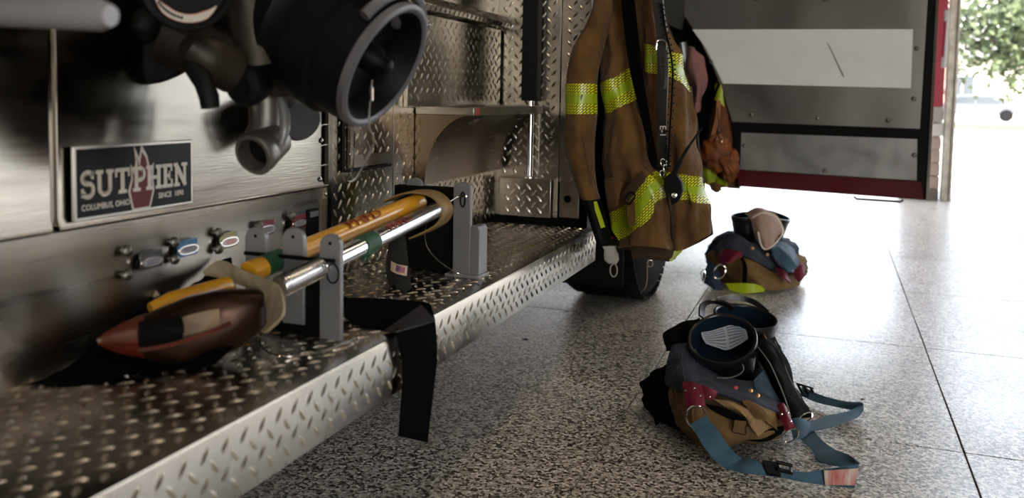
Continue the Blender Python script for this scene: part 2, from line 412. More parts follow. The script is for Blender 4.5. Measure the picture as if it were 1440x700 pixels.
# vertical piano hinge and post at the end of the panel
hg = G()
for k in range(24): hg.tube([(XP+.022, 1.655, 0.70+k*.044), (XP+.022, 1.655, 0.741+k*.044)], .005, 8)
hg.obj('piano_hinge', M_bronze, FE)
box('corner_post', (XP-.01, 1.675, ZT), (XP+.012, 1.697, 1.75), M_steel, FE, bev=.002)
box('post_gap', (XP-.012, 1.697, ZT), (XP-.004, 1.703, 1.75), M_black, FE)
def screw(p, r=.007, parent=FE, m=None, name='screw_head', axis=(1,0,0)):
    a = V(axis); return G().lathe(p, axis, [(0, r), (r*.35, r*.93), (r*.65, r*.6), (r*.8, 0)], 14).obj(name, m or M_chrome, parent)
for (px, py) in ((452, 197), (450, 252), (457, 273)):
    p = survey_x(px, py, XP+.019); screw(p, .006)

# tread plate side wall beyond the post, with a raised box above
def lugplate(name, a, b, rects, parent=FE, bev=.0015, m=None):
    o = box(name, a, b, m or M_plate, parent, bev=bev); add_lugs(o, rects); return o
yB0, yB1, zB = 1.703, 2.0, 0.865
lugplate('side_plate', (XP-.01, yB0, ZT), (XP, 2.006, 1.7), [((XP, yB0, ZT), (0,1,0), (0,0,1), 2.004-yB0, 1.2, dict(phase=(.2, .3)))])
lugplate('side_plate', (XP-.01, 2.01, ZT), (XP, 2.75, 1.7), [((XP, 2.01, ZT), (0,1,0), (0,0,1), .74, 0.39, dict(phase=(.45, .1)))])
# upper box face stands 14 mm proud, with an overhanging lid flange
xb = XP+.014
lugplate('locker_face', (XP, 2.06, zB), (xb, 2.735, 1.118), [((xb, 2.06, zB), (0,1,0), (0,0,1), .675, .253, dict(phase=(.1, .2)))])
lid = G(); lid.loft([[V(p) for p in ((XP, y, 1.17), (xb+.03, y, 1.14), (xb+.03, y, 1.122), (XP, y, 1.122))] for y in (2.04, 2.742)], True, True)
lido = lid.obj('locker_lid', M_plate, FE, smooth=20, bev=.002)
add_lugs(lido, [((xb+.03, 2.04, 1.122), (0,1,0), (0,0,1), .7, .022, dict(phase=(.2, -.2)))])
gl = G()
for k in range(22):
    y = 2.06+k*.031; gl.add([(xb+.0305, y, 1.124), (xb+.0305, y+.006, 1.124), (xb+.0305, y+.018, 1.139), (xb+.0305, y+.012, 1.139), (xb+.033, y+.009, 1.131)], [(0,1,4),(1,2,4),(2,3,4),(3,0,4)])
gl.obj('lid_lugs', M_plate, lido, kind='stuff')
for (px, py) in ((605, 35), (692, 55)): screw(survey_x(px, py, xb+.001), .006)
# L shaped access flap on the first side plate
fa, fb = survey_x(482, 239, XP+.002), survey_x(546, 232, XP+.002)
G().box((XP, fa.y, fa.z-.006), (XP+.012, fb.y, fa.z)).obj('flap_edge', M_black, FE)
G().box((XP, fa.y-.012, fa.z-.004), (XP+.008, fa.y, fa.z+.16)).obj('flap_hinge_edge', M_black, FE)
hh = G()
for k in range(5): hh.tube([(XP+.010, fa.y+.012, fa.z+.008+k*.03), (XP+.010, fa.y+.012, fa.z+.036+k*.03)], .0045, 8)
hh.obj('flap_hinge', M_steel_dark, FE)
G().prism([(XP+.003, fa.y+.022, fa.z+.002), (XP+.003, fb.y, fa.z+.002), (XP+.003, fb.y, fa.z+.032), (XP+.003, fa.y+.05, fa.z+.032), (XP+.003, fa.y+.035, fa.z+.15), (XP+.003, fa.y+.022, fa.z+.15)], (.004, 0, 0)).obj('access_flap', M_plate, FE, bev=.001)
screw(survey_x(490, 217, XP+.008), .006)

# end wall facing back along the board
YEW = 2.75
ew = box('end_plate', (XP-.02, YEW, ZT+.02), (-0.842, YEW+.02, 1.75), M_plate, FE, bev=.001)
add_lugs(ew, [((XP, YEW, 0.63), (1,0,0), (0,0,1), .215, 1.0, dict(phase=(.15, .1)))])
ew2 = box('end_plate', (-0.838, YEW-.004, 0.62), (-0.742, YEW+.02, 1.75), M_plate, FE, bev=.001)
add_lugs(ew2, [((-0.838, YEW-.004, 0.62), (1,0,0), (0,0,1), .096, 1.0, dict(phase=(.2, .4)))])
box('end_body', (-1.6, YEW+.02, 0.40), (-0.745, 3.32, 2.8), M_black, FE)
box('wheel_arch', (-3.1, 3.32, 1.25), (-0.745, 4.75, 2.8), M_black, FE)
box('inner_body', (-2.2, 3.32, 0.6), (-1.5, 4.75, 1.25), M_black, FE)
sb = box('step_box', (-1.03, YEW-.05, 0.505), (-0.850, YEW, 0.632), M_plate, FE, bev=.002, label='small tread plate box')
add_lugs(sb, [((-1.03, YEW-.05, 0.505), (1,0,0), (0,0,1), .18, .127, dict(phase=(.2, .1)))])
lp2 = box('latch_plate', (-0.832, YEW-.016, 0.505), (-0.765, YEW-.004, 0.625), M_plate, FE, bev=.002)
G().lathe((-0.803, YEW-.0165, 0.567), (0,-1,0), [(0, .012), (.002, .012), (.002, .0095), (.0, .0095)], 18).obj('latch_hole', M_black, lp2)
# strut rod and its black sleeve
G().tube([(-0.931, YEW-.03, 0.632), (-0.931, YEW-.03, 0.90)], .0105, 14).obj('strut_rod', M_chrome, FE)
G().lathe((-0.931, YEW-.03, 0.632), (0,0,1), [(0, .024), (.004, .024), (.007, .014)], 18).obj('strut_collar', M_chrome, FE)
G().box((-0.958, YEW-.055, 0.885), (-0.905, YEW-.004, 1.75)).obj('strut_sleeve', M_rubber, FE, bev=.004)

# curved stainless hose tray bracket
xo, yn, yf, zt_ = -0.888, 2.13, 2.71, 0.868
arc = [(xo-.004 - .17*(1-cos(a)) , 0.846 - .185*sin(a)) for a in [radians(t) for t in range(0, 91, 9)]]
arc = [(xo-.006 - .135*sin(radians(t)), 0.846 - .19*(1-cos(radians(t)))) for t in range(0, 91, 9)]
profb = [(XP+.002, zt_), (xo, zt_), (xo, 0.846)] + arc[1:] + [(XP+.002, arc[-1][1])]
bro = bpy.data.objects.new('tray_bracket', None); COL.objects.link(bro); bro.location = (XP, (yn+yf)/2, .65); put(bro, FE); bro['label'] = 'curved stainless steel tray bracket'
for y0, y1 in ((yn, yn+.004), (yf-.004, yf)):
    G().prism([V((x, y0, z)) for x, z in profb], (0, y1-y0, 0)).obj('side_cheek', M_steel_dark, bro, smooth=0)
cs = G(); cs.loft([[V((x-.003, y, z)) for x, z in [(xo, 0.846)]+arc[1:]] + [V((x-.006, y, z+.003)) for x, z in reversed([(xo, 0.846)]+arc[1:])] for y in (yn+.004, yf-.004)], True, True)
cs.obj('curved_sheet', M_steel_dark, bro, smooth=40)
G().box((XP+.002, yn-.002, zt_-.022), (xo+.002, yf+.002, zt_+.001)).obj('top_rail', M_steel_low, bro, bev=.002)
G().box((xo+.002, yn+.012, zt_-.021), (xo+.0032, yn+.03, zt_-.001)).obj('red_tape', mat('red tape', (.3, .01, .01), .5), bro)

# wheel
cy_, cz_, R_ = 3.93, 0.52, 0.52
wl = bpy.data.objects.new('wheel', None); COL.objects.link(wl); wl.location = (-.88, cy_, cz_); put(wl, FE)
tp = [(0, .30), (.012, .33), (0.0, .40), (.012, .45), (.03, .49), (.045, .512), (.06, R_), (.34, R_), (.37, .50), (.39, .45), (.40, .38), (.39, .30)]
G().lathe((-0.715, cy_, cz_), (-1,0,0), tp, 64, cap=False).obj('tire', M_rubber, wl, smooth=50)
tb = G()
for k in range(60):
    a = 2*pi*k/60
    for s_ in (0, 1, 2):
        c = V((-0.775-.05*s_*2, cy_+cos(a)*R_, cz_+sin(a)*R_)); t = V((0, -sin(a), cos(a))); n_ = V((0, cos(a), sin(a)))
        tb.add([c+V((dx,0,0))+t*dt+n_*dn for dx in (-.035, .035) for dt in (-.018, .018) for dn in (-.004, .006)],
               [(0,1,3,2),(4,6,7,5),(0,4,5,1),(2,3,7,6),(1,5,7,3),(0,2,6,4)])
tb.obj('tread_blocks', M_rubber, wl, kind='stuff')
G().lathe((-0.735, cy_, cz_), (-1,0,0), [(0.0, .30), (.02, .285), (.06, .27), (.07, .12), (-.02, .1), (-.03, .04), (-.03, 0)], 48).obj('rim', M_steel_dark, wl, smooth=40)
# mud flap in front of the wheel
mf = G().box((-1.32, 3.42, 0.135), (-0.765, 3.435, 0.62)); mf.obj('mud_flap', M_rubber, FE, bev=.01)
box('tail_marker', (-0.83, 3.3, 0.355), (-0.775, 3.33, 0.40), mat('red lens', (.5, .01, .015), .2), FE, bev=.003)

# cab door, standing open across the floor
D0 = V((-0.70, 4.617, 0)); dd = V((1.0, -0.09, 0)).normalized(); dn = V((-0.09, -1, 0)).normalized()   # dn faces the camera
def dp(px, py, off=0.0):
    r = R3 @ V((px-PCX, PCY-py, -FPX)); t = (D0 - CAMLOC).dot(dn)/r.dot(dn); return CAMLOC + r*t + dn*off
dr = bpy.data.objects.new('cab_door', None); COL.objects.link(dr); dr.location = (-0.1, 4.6, 0.45); put(dr, FE); dr['label'] = 'open cab door with stainless inner panels'
zt_top = 1.9
arcpx = [(932, -40), (945, 0), (958, 20), (980, 52), (1000, 92), (1016, 132), (1028, 172), (1035, 215), (1037.5, 262)]
A = [dp(*p) for p in arcpx]
rb_ = dp(1298, 281.5); top_r = V((rb_.x + 0.0, rb_.y, 0))
def up_to(p, z): q = V(p); q.z = z; return q
R0 = dp(1301, 281.5)
skin = A + [R0, V((R0.x, R0.y, zt_top)), V((A[0].x, A[0].y, zt_top))]
G().prism([p - dn*.004 for p in skin], -dn*.05).obj('door_shell', M_red, dr, bev=.004, smooth=0)
# black gasket border just proud of the shell
G().prism([dp(1030,172,.001), dp(1037,262-24,.001), dp(1037.5,239,.001), dp(1295,255,.001), dp(1300,281,.001), dp(1306,281,.001), V((dp(1306,281).x, dp(1306,281).y, zt_top))+dn*.001, V((dp(1294,181).x, dp(1294,181).y, zt_top))+dn*.001, dp(1294,181,.001), dp(1031,171,.001)], dn*.003).obj('rubber_border', M_black, dr, smooth=0)
M_inner = mat('scuffed inner panel', (0.35, 0.34, 0.315), 0.36, 1.0, noise_amt=0.08, noise_scale=5, rough_var=0.05, bump=0.12, bump_scale=40, stretch=(1, 1, .5))
M_inner2 = mat('pale scuffed panel', (0.43, 0.43, 0.41), 0.4, 1.0, noise_amt=0.12, noise_scale=12, rough_var=0.06, bump=0.2, bump_scale=90)
arc2 = [(950, 0), (962, 20), (984, 54), (1003, 94), (1018, 132), (1030, 171)]
tr_ = dp(1293.5, 181)
upn = [dp(*p, .004) for p in arc2] + [dp(1293.5, 181, .004), up_to(dp(1308,0,.004)-dd*.005, zt_top), up_to(dp(950,0,.004)-dd*.06, zt_top)]
G().prism(upn, dn*.003).obj('upper_panel', M_inner, dr, smooth=0)
G().prism([dp(1043,186.5,.004), dp(1290,195.5,.004), dp(1289,253.5,.004), dp(1041,238,.004)], dn*.003).obj('kick_panel', M_inner2, dr, smooth=0)
G().prism([dp(1030,172.5,.004), dp(1293,183,.004), dp(1292,194.5,.004), dp(1034,184,.004)], dn*.006).obj('black_rail', M_black, dr, bev=.002, smooth=0)
G().prism([dp(974,41.5,.0075), dp(1284,41.2,.0075), dp(1281,124,.0075), dp(1017,117.5,.0075), dp(1006,94,.0075), dp(992,66,.0075)], dn*.0012).obj('reflective_panel', mat('white reflective sheet', (0.78, 0.78, 0.76), 0.45, noise_amt=.06, noise_scale=9), dr, smooth=0)
G().prism([dp(1162,58,.009), dp(1166,63,.009), dp(1186,104,.009), dp(1188,110,.009), dp(1184,106,.009), dp(1174,84,.009)], dn*.0004).obj('scuff_mark', mat('grey scuff', (.2, .2, .19), .6), dr, smooth=0)
for (px, py) in ((1057,161),(1150,166),(1249,169),(1285,139),(1289,68),(1047,205),(1160,240),(1286,218),(1064,-1),(1160,-1),(1000,87)):
    p = dp(px, py, .007); G().lathe(p, dn, [(0, .012), (.003, .011), (.007, .006), (.008, 0)], 12).obj('rivet', M_cast, dr)
G().prism([dp(1302,282,.0), dp(1306,282,.0), V((dp(1306,282).x, dp(1306,282).y, zt_top)), V((dp(1302,282).x, dp(1302,282).y, zt_top))], dn*.012).obj('edge_trim', M_trim, dr, smooth=0)
G().tube([dp(1200,277,-.03), dp(1204,280.5,-.03), dp(1266,284.5,-.03), dp(1270,282,-.03)], .006, 8).obj('step_wire', M_cast, dr)
G().box((-0.50, 4.66, 0.44), (-0.44, 4.72, 0.50)).obj('hinge_block', M_bronze, dr)

# ---------------------------------------------------------------- maker's plate
def text_mesh(txt, size, ext=0.0):
    cu = bpy.data.curves.new('lettering', 'FONT'); cu.body = txt; cu.size = size; cu.extrude = ext; cu.resolution_u = 3
    ob = bpy.data.objects.new('lettering', cu); me = bpy.data.meshes.new_from_object(ob)
    vs = [V(v.co) for v in me.vertices]; fs = [tuple(p.vertices) for p in me.polygons]
    bpy.data.objects.remove(ob); bpy.data.curves.remove(cu); bpy.data.meshes.remove(me)
    return vs, fs
def flat_text(name, txt, size, o, u, v, m, parent, lift=0.0, width=None, bold=0.0):
    vs, fs = text_mesh(txt, size, 0.0)
    x0 = min(p.x for p in vs); x1 = max(p.x for p in vs); k = width/(x1-x0) if width else 1.0
    u = V(u); v = V(v); n_ = u.cross(v); o = V(o)
    g = G(); g.add([o + u*((p.x-x0)*k) + v*p.y + n_*lift for p in vs], fs)
    if bold:
        g.add([o + u*((p.x-x0)*k+bold) + v*(p.y) + n_*(lift+.00005) for p in vs], fs)
        g.add([o + u*((p.x-x0)*k) + v*(p.y+bold) + n_*(lift+.0001) for p in vs], fs)
    return g.obj(name, m, parent, smooth=0, recalc=False)
XN = -1.030; ny0, ny1, nz0, nz1 = 0.968, 1.220, 0.7045, 0.816
M_navy = mat('gloss black enamel', (0.002, 0.0024, 0.0035), 0.35, 0.0, spec=.12)
npl = G().box((XN-.006, ny0, nz0), (XN, ny1, nz1)).obj('name_plate', mat('plate silver', (0.45, 0.43, 0.39), 0.3, 0.8), FE, bev=.002, label='black and silver maker plate with a red flame')
G().box((XN, ny0+.005, nz0+.005), (XN+.0006, ny1-.005, nz1-.005)).obj('enamel_field', M_navy, npl)
NW, NH = ny1-ny0, nz1-nz0
def nq(a, b, l=0.001): return V((XN+.0006+l, ny0 + a*NW, nz0 + b*NH))      # a across, b up, 0..1
def poly(pts, l, m, name, th=.0005):
    return G().prism([nq(a, b, l) for a, b in [(a_-.03, b_) for a_, b_ in pts]], (th, 0, 0)).obj(name, m, npl, smooth=0)
flame = [(.475,.035),(.625,.035),(.665,.30),(.655,.46),(.668,.74),(.625,.66),(.612,.72),(.56,.94),(.545,.84),(.5,.95),(.497,.76),(.478,.72),(.468,.60),(.452,.46),(.438,.33)]
flame = [(.475,.04),(.625,.04),(.662,.30),(.652,.47),(.66,.70),(.628,.60),(.60,.82),(.555,.96),(.535,.78),(.492,.95),(.505,.74),(.492,.60),(.462,.70),(.468,.50),(.440,.32)]
poly(flame, 0.0, M_cream, 'flame_border')
cxm = sum(p[0] for p in flame)/len(flame)
fin = [(.486,.07),(.614,.07),(.645,.30),(.636,.48),(.640,.60),(.618,.52),(.588,.78),(.556,.86),(.536,.64),(.512,.80),(.522,.70),(.497,.52),(.476,.60),(.480,.48),(.457,.32)]
poly(fin, 0.0006, mat('flame red', (0.085, 0.005, 0.012), 0.4, spec=.2), 'flame_badge')
# slab serif word built stroke by stroke
def bar(g, a0, b0, a1, b1, l):
    a0 *= .95; a1 *= .95; g.prism([nq(a0,b0,l), nq(a1,b0,l), nq(a1,b1,l), nq(a0,b1,l)], (.0006, 0, 0))
def seg(g, p, q, t, l):
    p = (p[0]*.95, p[1]); q = (q[0]*.95, q[1])
    d = V((q[0]-p[0], (q[1]-p[1])*NH/NW)).normalized(); n_ = V((-d.y, d.x))*t/2
    n2 = (n_.x, n_.y*NW/NH); g.prism([nq(p[0]+n2[0],p[1]+n2[1],l), nq(q[0]+n2[0],q[1]+n2[1],l), nq(q[0]-n2[0],q[1]-n2[1],l), nq(p[0]-n2[0],p[1]-n2[1],l)], (.0006,0,0))
b0, b1 = .31, .66; st = .03; sh = .05
letters = []
def letter(fn):
    g = G(); fn(g); g.obj('letter', M_cream, npl, smooth=0)
LL = .0012
def arcstroke(g, c, ra, rb, a0, a1, t, n=12):
    P0 = []
    for i in range(n+1):
        a = radians(a0+(a1-a0)*i/n); P0.append((c[0]+ra*cos(a), c[1]+rb*sin(a)))
    for i in range(n):
        p, q = P0[i], P0[i+1]; seg(g, p, (q[0]+(q[0]-p[0])*.15, q[1]+(q[1]-p[1])*.15), t, LL)
def lS(g):
    arcstroke(g, (.098, .565), .04, .075, 20, 270, st); arcstroke(g, (.098, .405), .04, .085, 90, -160, st)
    bar(g, .128, .55, .145, .655, LL); bar(g, .048, .315, .065, .43, LL)
def lU(g):
    bar(g, .175, .42, .175+st, b1, LL); bar(g, .26, .42, .26+st, b1, LL); arcstroke(g, (.2325, .42), .0425, .09, 180, 360, st)
    bar(g, .16, b1-sh, .22, b1, LL+.0001); bar(g, .245, b1-sh, .305, b1, LL+.0001)
def lT(g):
    bar(g, .365, b0, .365+st, b1, LL); bar(g, .318, b1-sh, .44, b1, LL+.0001); bar(g, .345, b0, .415, b0+sh, LL+.0001)
    bar(g, .318, .54, .333, b1, LL+.0002); bar(g, .425, .54, .44, b1, LL+.0002)
def lP(g):
    bar(g, .485, b0, .485+st, b1, LL); bar(g, .468, b0, .535, b0+sh, LL+.0001); bar(g, .468, b1-sh, .53, b1, LL+.0001)
    arcstroke(g, (.525, .555), .042, .082, 90, -90, st); bar(g, .51, .44, .53, .49, LL+.0001)
def lH(g):
    bar(g, .602, b0, .602+st, b1, LL); bar(g, .688, b0, .688+st, b1, LL); bar(g, .61, .46, .70, .51, LL+.0001)
    for x in (.588, .674): bar(g, x, b0, x+.058, b0+sh, LL+.0001); bar(g, x, b1-sh, x+.058, b1, LL+.0001)
def lE(g):
    bar(g, .752, b0, .752+st, b1, LL); bar(g, .738, b0, .835, b0+sh, LL+.0001); bar(g, .738, b1-sh, .832, b1, LL+.0001); bar(g, .77, .46, .81, .51, LL+.0001)
    bar(g, .82, b0, .835, .43, LL+.0002); bar(g, .817, .55, .832, b1, LL+.0002); bar(g, .80, .42, .812, .55, LL+.0002)
def lN(g):
    bar(g, .862, b0, .862+.024, b1, LL); bar(g, .945, b0, .945+.024, b1, LL); seg(g, (.868, b1-.01), (.962, b0+.01), .032, LL+.0001)
    bar(g, .848, b0, .905, b0+sh, LL+.0002); bar(g, .848, b1-sh, .885, b1, LL+.0002); bar(g, .925, b1-sh, .983, b1, LL+.0002)
for f_ in (lS, lU, lT, lP, lH, lE, lN): letter(f_)
flat_text('small_lettering', 'COLUMBUS, OHIO', .0125, nq(.05, .135, .0004), (0,1,0), (0,0,1), M_cream, npl, width=.37*NW, bold=.0005)
flat_text('small_lettering', 'SINCE  1890', .0125, nq(.67, .165, .0004), (0,1,0), (0,0,1), M_cream, npl, width=.23*NW, bold=.0005)

# ---------------------------------------------------------------- gauge tags with their domed studs on the lower panel
tags = [((175,352),(175,386),(213,367), (.05,.05,.05), 'black and silver tag'), ((242,340),(242,364),(264,350),(.03,.12,.24), 'blue and silver tag'),
        ((304,327),(304,350),(322,339),(.25,.22,.08), 'yellow and white tag'), ((361,317),(361,338),(375,322),(.16,.008,.014), 'red and white tag'), ((407,303),(407,325),(421,313),(.16,.008,.014), 'far red and white tag')]
for (p1, p2, c, colr, lab) in tags:
    q = survey_x(*c, XP+.012)
    t = bpy.data.objects.new('drain_tag', None); COL.objects.link(t); t.location = (XP, q.y, q.z); put(t, FE); t['label'] = lab
    for p in (p1, p2):
        s_ = survey_x(*p, XP+.004); G().lathe((XP+.0005, s_.y, s_.z), (1,0,0), [(0,.0045),(.006,.0045),(.007,.0095),(.012,.009),(.016,.0055),(.0175,0)], 18).obj('domed_stud', M_bronze if 0 else M_cast, t)
    G().box((XP+.001, q.y-.028, q.z-.010), (XP+.008, q.y+.004, q.z+.006)).obj('tag_arm', M_black, t, bev=.002)
    G().box((XP+.006, q.y-.022, q.z-.013), (XP+.010, q.y+.028, q.z+.016)).obj('tag_plate', mat('tag colour %.2f %.2f' % colr[:2], colr, .35), t, bev=.0015)
    ov = [V((XP+.0105, q.y+.002 + .025*cos(a)*abs(cos(a))**-.35 if abs(cos(a))>.01 else q.y+.002, q.z - .001 + .0085*sin(a))) for a in [2*pi*k/20+.01 for k in range(20)]]
    G().prism(ov, (.003, 0, 0)).obj('tag_rim', M_trim, t, smooth=0)
    ov2 = [V((XP+.0136, q.y+.002+(p.y-q.y-.002)*.86, q.z-.001+(p.z-q.z+.001)*.72)) for p in ov]
    G().prism(ov2, (.0004, 0, 0)).obj('tag_face', mat('tag face grey', (.3, .3, .33), .4) if colr[0] < .2 else mat('tag face pale', (.62, .55, .5), .4), t, smooth=0)
    tl = G()
    for j in range(3): tl.box((XP+.0141, q.y-.012, q.z+.002-j*.0032), (XP+.0144, q.y+.017, q.z+.0033-j*.0032))
    tl.obj('tag_print', mat('tag print', (.12, .08, .1), .5) if colr[0] < .2 else mat('tag print red', (.4, .05, .05), .5), t, kind='stuff')
q = survey_x(440, 312, XP+.002)
bt = G().box((XP, q.y-.022, q.z-.03), (XP+.006, q.y+.02, q.z+.03)).obj('gauge_tag', M_black, FE, bev=.003)
G().box((XP+.006, q.y-.017, q.z+.012), (XP+.0066, q.y+.015, q.z+.024)).obj('tag_print', M_grey_plate, bt)

# ---------------------------------------------------------------- intake cap, elbow, valves (upper left)
# large black intake cap on its angled elbow
fc = survey(543, 94, 1.24)
tc_ = (CAMLOC - fc).normalized(); axs = R3 @ V((0.86, -0.50, 0)); axs = (axs - tc_*axs.dot(tc_)).normalized()
ax = (tc_*cos(radians(65)) + axs*sin(radians(65))).normalized()
def apt(d): return fc + ax*d
cap = G()
Rc = .108
cap.lathe(fc, ax, [(-.20,.085),(-.19,.112),(-.16,.118),(-.15,.112),(-.125,.112),(-.12,.119),(-.07,.119),(-.064,.110),(-.02,Rc+.001),(-.004,Rc),(0,Rc-.004),(0,Rc-.014),(-.006,Rc-.018),(-.045,Rc-.026),(-.05,0)], 56, cap=False)
capo = cap.obj('intake_cap', M_black_anod, FE, smooth=40, label='large black intake cap with a grey rim')
G().lathe(fc, ax, [(-.010,Rc+.001),(.001,Rc+.0005),(.004,Rc-.004),(.003,Rc-.010),(-.006,Rc-.0175)], 56, cap=False).obj('rim_ring', M_cap_grey, capo, smooth=50)
G().lathe(fc - ax*.0495, ax, [(0,0.0001),(0,.081),(.0005,.081)], 40, cap=False).obj('cap_face', mat('cap face', (.2,.2,.205), .5, .2), capo)
G().lathe(fc - ax*.05, ax, [(0,.024),(.03,.022),(.04,.014),(.055,.013),(.058,.010),(.06,0)], 24).obj('center_knob', M_black_anod, capo)
lu = ax.orthogonal().normalized(); lw = ax.cross(lu)
for k in range(2):
    a = radians(75 + 180*k); d = lu*cos(a)+lw*sin(a); p = fc - ax*.10 + d*.112
    G().tube([p - d*.01, p + d*.012 + ax*.02, p + d*.014 + ax*.05, p + d*.0 + ax*.065], .011, 10).obj('cap_lug', M_black_anod, capo)
G().lathe(fc + V((0.02, 0.06, .075)) - ax*.03, V((.45,-.4,-.8)), [(-.02,.02),(.0,.028),(.01,.028),(.016,.018),(.017,0)], 20).obj('latch_button', M_cap_grey, capo)
lt = G(); a0_ = [fc - ax*.02 + (lu*cos(t)+lw*sin(t))*(Rc+.012) for t in [radians(v_) for v_ in range(0, 360, 6)]]
upk = max(range(60), key=lambda i: a0_[i].z)
seq = [a0_[(upk+i) % 60] for i in range(-9, 10)]
lt.tube(seq, .0095, 8); lt.obj('cap_latch', M_cap_grey, capo)
# tether hanging from the cap
cst = fc - ax*.0 ; kp = survey(523, 112, 1.2)
G().tube(curve([kp, kp+V((-.002,0,-.02)), kp+V((-.004,0,-.045)), kp+V((-.006,.004,-.075)), kp+V((-.008,.02,-.1)), kp+V((-.06,.06,-.16)), kp+V((-.16,.2,-.18)), kp+V((-.22,.32,-.165)), kp+V((-.24,.36,-.10))], 6), .0017, 6).obj('cap_tether', M_chrome, capo)
G().lathe(kp+V((-.001,0,-.012)), (0,0,-1), [(0,.0035),(.02,.0035),(.022,.002)], 10).obj('tether_sleeve', M_trim, capo)
# pipe elbow joining cap to panel
el = curve([fc - ax*.19, fc - ax*.24, fc - ax*.29 + V((-.03,.02,.02)), V((XP-.02, 1.36, 1.05))], 5)
G().tube(el, .082, 28).obj('intake_elbow', M_bronze, FE)
# valve body between: flanges, casting, bolts
vb = survey(330, 70, 1.18)
G().tube(curve([survey(235, 40, 1.10), survey(300, 70, 1.14), survey(370, 78, 1.20), survey(430, 95, 1.28)], 5), [.05]*16, 24).obj('valve_body', M_bronze, FE)
G().tube(curve([survey(262, 62, 1.05), survey(290, 80, 1.08), survey(330, 100, 1.12)], 5), [.018,.02,.026,.03,.033,.036,.036,.036,.036,.036,.036], 18).obj('valve_neck', M_bronze, FE)
G().tube(curve([survey(345, -30, 1.15), survey(355, 30, 1.16), survey(365, 90, 1.17)], 4), .045, 20).obj('valve_riser', M_cast if 0 else M_bronze, FE)
G().lathe(survey(395, 92, 1.22), (.3,-.9,-.1), [(0,.05),(.016,.05),(.02,.044)], 24).obj('flange', M_bronze, FE)
for k in range(6):
    a = k*pi/3; c = survey(395, 92, 1.22) + V((cos(a)*.045, -.02, sin(a)*.04)); G().lathe(c, (.3,-.9,-.1), [(0,.008),(.012,.008),(.014,.004)], 6).obj('flange_bolt', M_bronze, FE, smooth=0)
G().lathe(survey(345, 120, 1.13), (.1,-.95,-.15), [(-.03,.03),(.0,.034),(.008,.03),(.012,.016),(.02,.014)], 20).obj('valve_cover', M_black_anod, FE)
# handle stub
hs = survey(285, 95, 1.05)
G().tube([survey(270, 88, 1.06), survey(287, 118, 1.05), survey(294, 136, 1.05), survey(296, 152, 1.05)], [.016, .014, .0145, .0135], 16).obj('valve_handle', M_rubber, FE, sub=0)
# round black valve discs seen from the front, with the pale curved legend
d1 = survey(206, 34, 1.12); view1 = (CAMLOC - d1).normalized()
G().lathe(survey(200, 36, 1.12), V((.35,-.93,-.05)), [(-.05,.05),(-.045,.09),(-.01,.094),(.0,.09),(.004,.07),(.0,.03),(.012,.02),(.02,0)], 48).obj('valve_wheel', M_black_anod, FE, smooth=40)
d2 = survey(264, -22, 1.0); v2_ = (CAMLOC - d2).normalized() + V((.25,0,0)); v2_.normalize()
G().lathe(d2, v2_, [(-.05,.05),(-.04,.062),(-.008,.066),(0,.063),(.001,.055),(-.004,.052),(-.004,0)], 48).obj('valve_gauge', M_black_anod, FE, smooth=40)
u2 = v2_.cross(V((0,0,1))).normalized()*-1; w2 = v2_.cross(u2); 
if w2.z < 0: w2 = -w2
def ringseg(c, u, w_, n_, ra, rb, a0, a1, th, taper=True):
    top, bot = [], []
    for i in range(25):
        f = i/24; a = radians(a0+(a1-a0)*f); mid = (ra+rb)/2; hw = (rb-ra)/2*(min(1, 4*min(f, 1-f)+.12) if taper else 1)
        d = u*cos(a)+w_*sin(a); top.append(c+d*(mid+hw)); bot.append(c+d*(mid-hw))
    return G().loft([[top[i], bot[i], bot[i]+n_*th, top[i]+n_*th] for i in range(25)], True, True)
ringseg(d2 + v2_*.0015, u2, w2, v2_, .041, .053, 205, 325, .0008).obj('legend_border', mat('legend orange red', (.5, .1, .03), .5), FE, smooth=0)
ringseg(d2 + v2_*.0024, u2, w2, v2_, .0418, .0523, 206, 324, .0008).obj('curved_legend', M_cream, FE, smooth=0)
lm = G()
for i in range(9):
    a = radians(216 + i*5.5); p = d2 + v2_*.0033 + (u2*cos(a)+w2*sin(a))*.047
    lm.add([p + u2*s_*.0018 + w2*t_*.0022 for s_, t_ in ((-1,-1),(1,-1),(1,1),(-1,1))], [(0,1,2,3)])
lm.obj('legend_print', M_black, FE, kind='stuff')
# drain outlet: pipe down to a round open mouth
dm = survey(357, 217, 1.175)
G().tube(curve([survey(372, 118, 1.25), survey(374, 150, 1.25), survey(374, 178, 1.245), survey(367, 196, 1.235)], 4),
         [.029]*13, 24).obj('drain_pipe', M_cast, FE, smooth=50)
da = V((-.02, -.88, -.30)).normalized()
G().lathe(dm - da*.012, da, [(-.055,.026),(-.03,.030),(-.004,.035),(.012,.036),(.016,.033),(.016,.027),(.0,.024),(-.02,.022),(-.03,.02)], 36, cap=False).obj('drain_mouth', M_cast, FE, smooth=50)
G().lathe(dm - da*.02, da, [(0,.0235),(.001,.0001)], 24).obj('drain_bore', M_black, FE)
G().tube(curve([survey(394, 136, 1.22), survey(400, 160, 1.215), survey(400, 185, 1.205), survey(393, 212, 1.2)], 4), [.004,.007,.008,.0085,.009,.009,.009,.009,.008,.007,.006,.005,.004], 12).obj('drain_lever', M_cap_grey if 0 else M_grey_plate, FE)
# small grey stub cap behind the drain
G().lathe(survey(418, 165, 1.42), V((.75,-.45,-.25)), [(-.09,.04),(-.02,.043),(.012,.043),(.02,.036),(.02,.0)], 32).obj('stub_cap', mat('blue grey cap', (.09,.1,.115), .4, .4), FE, smooth=40)
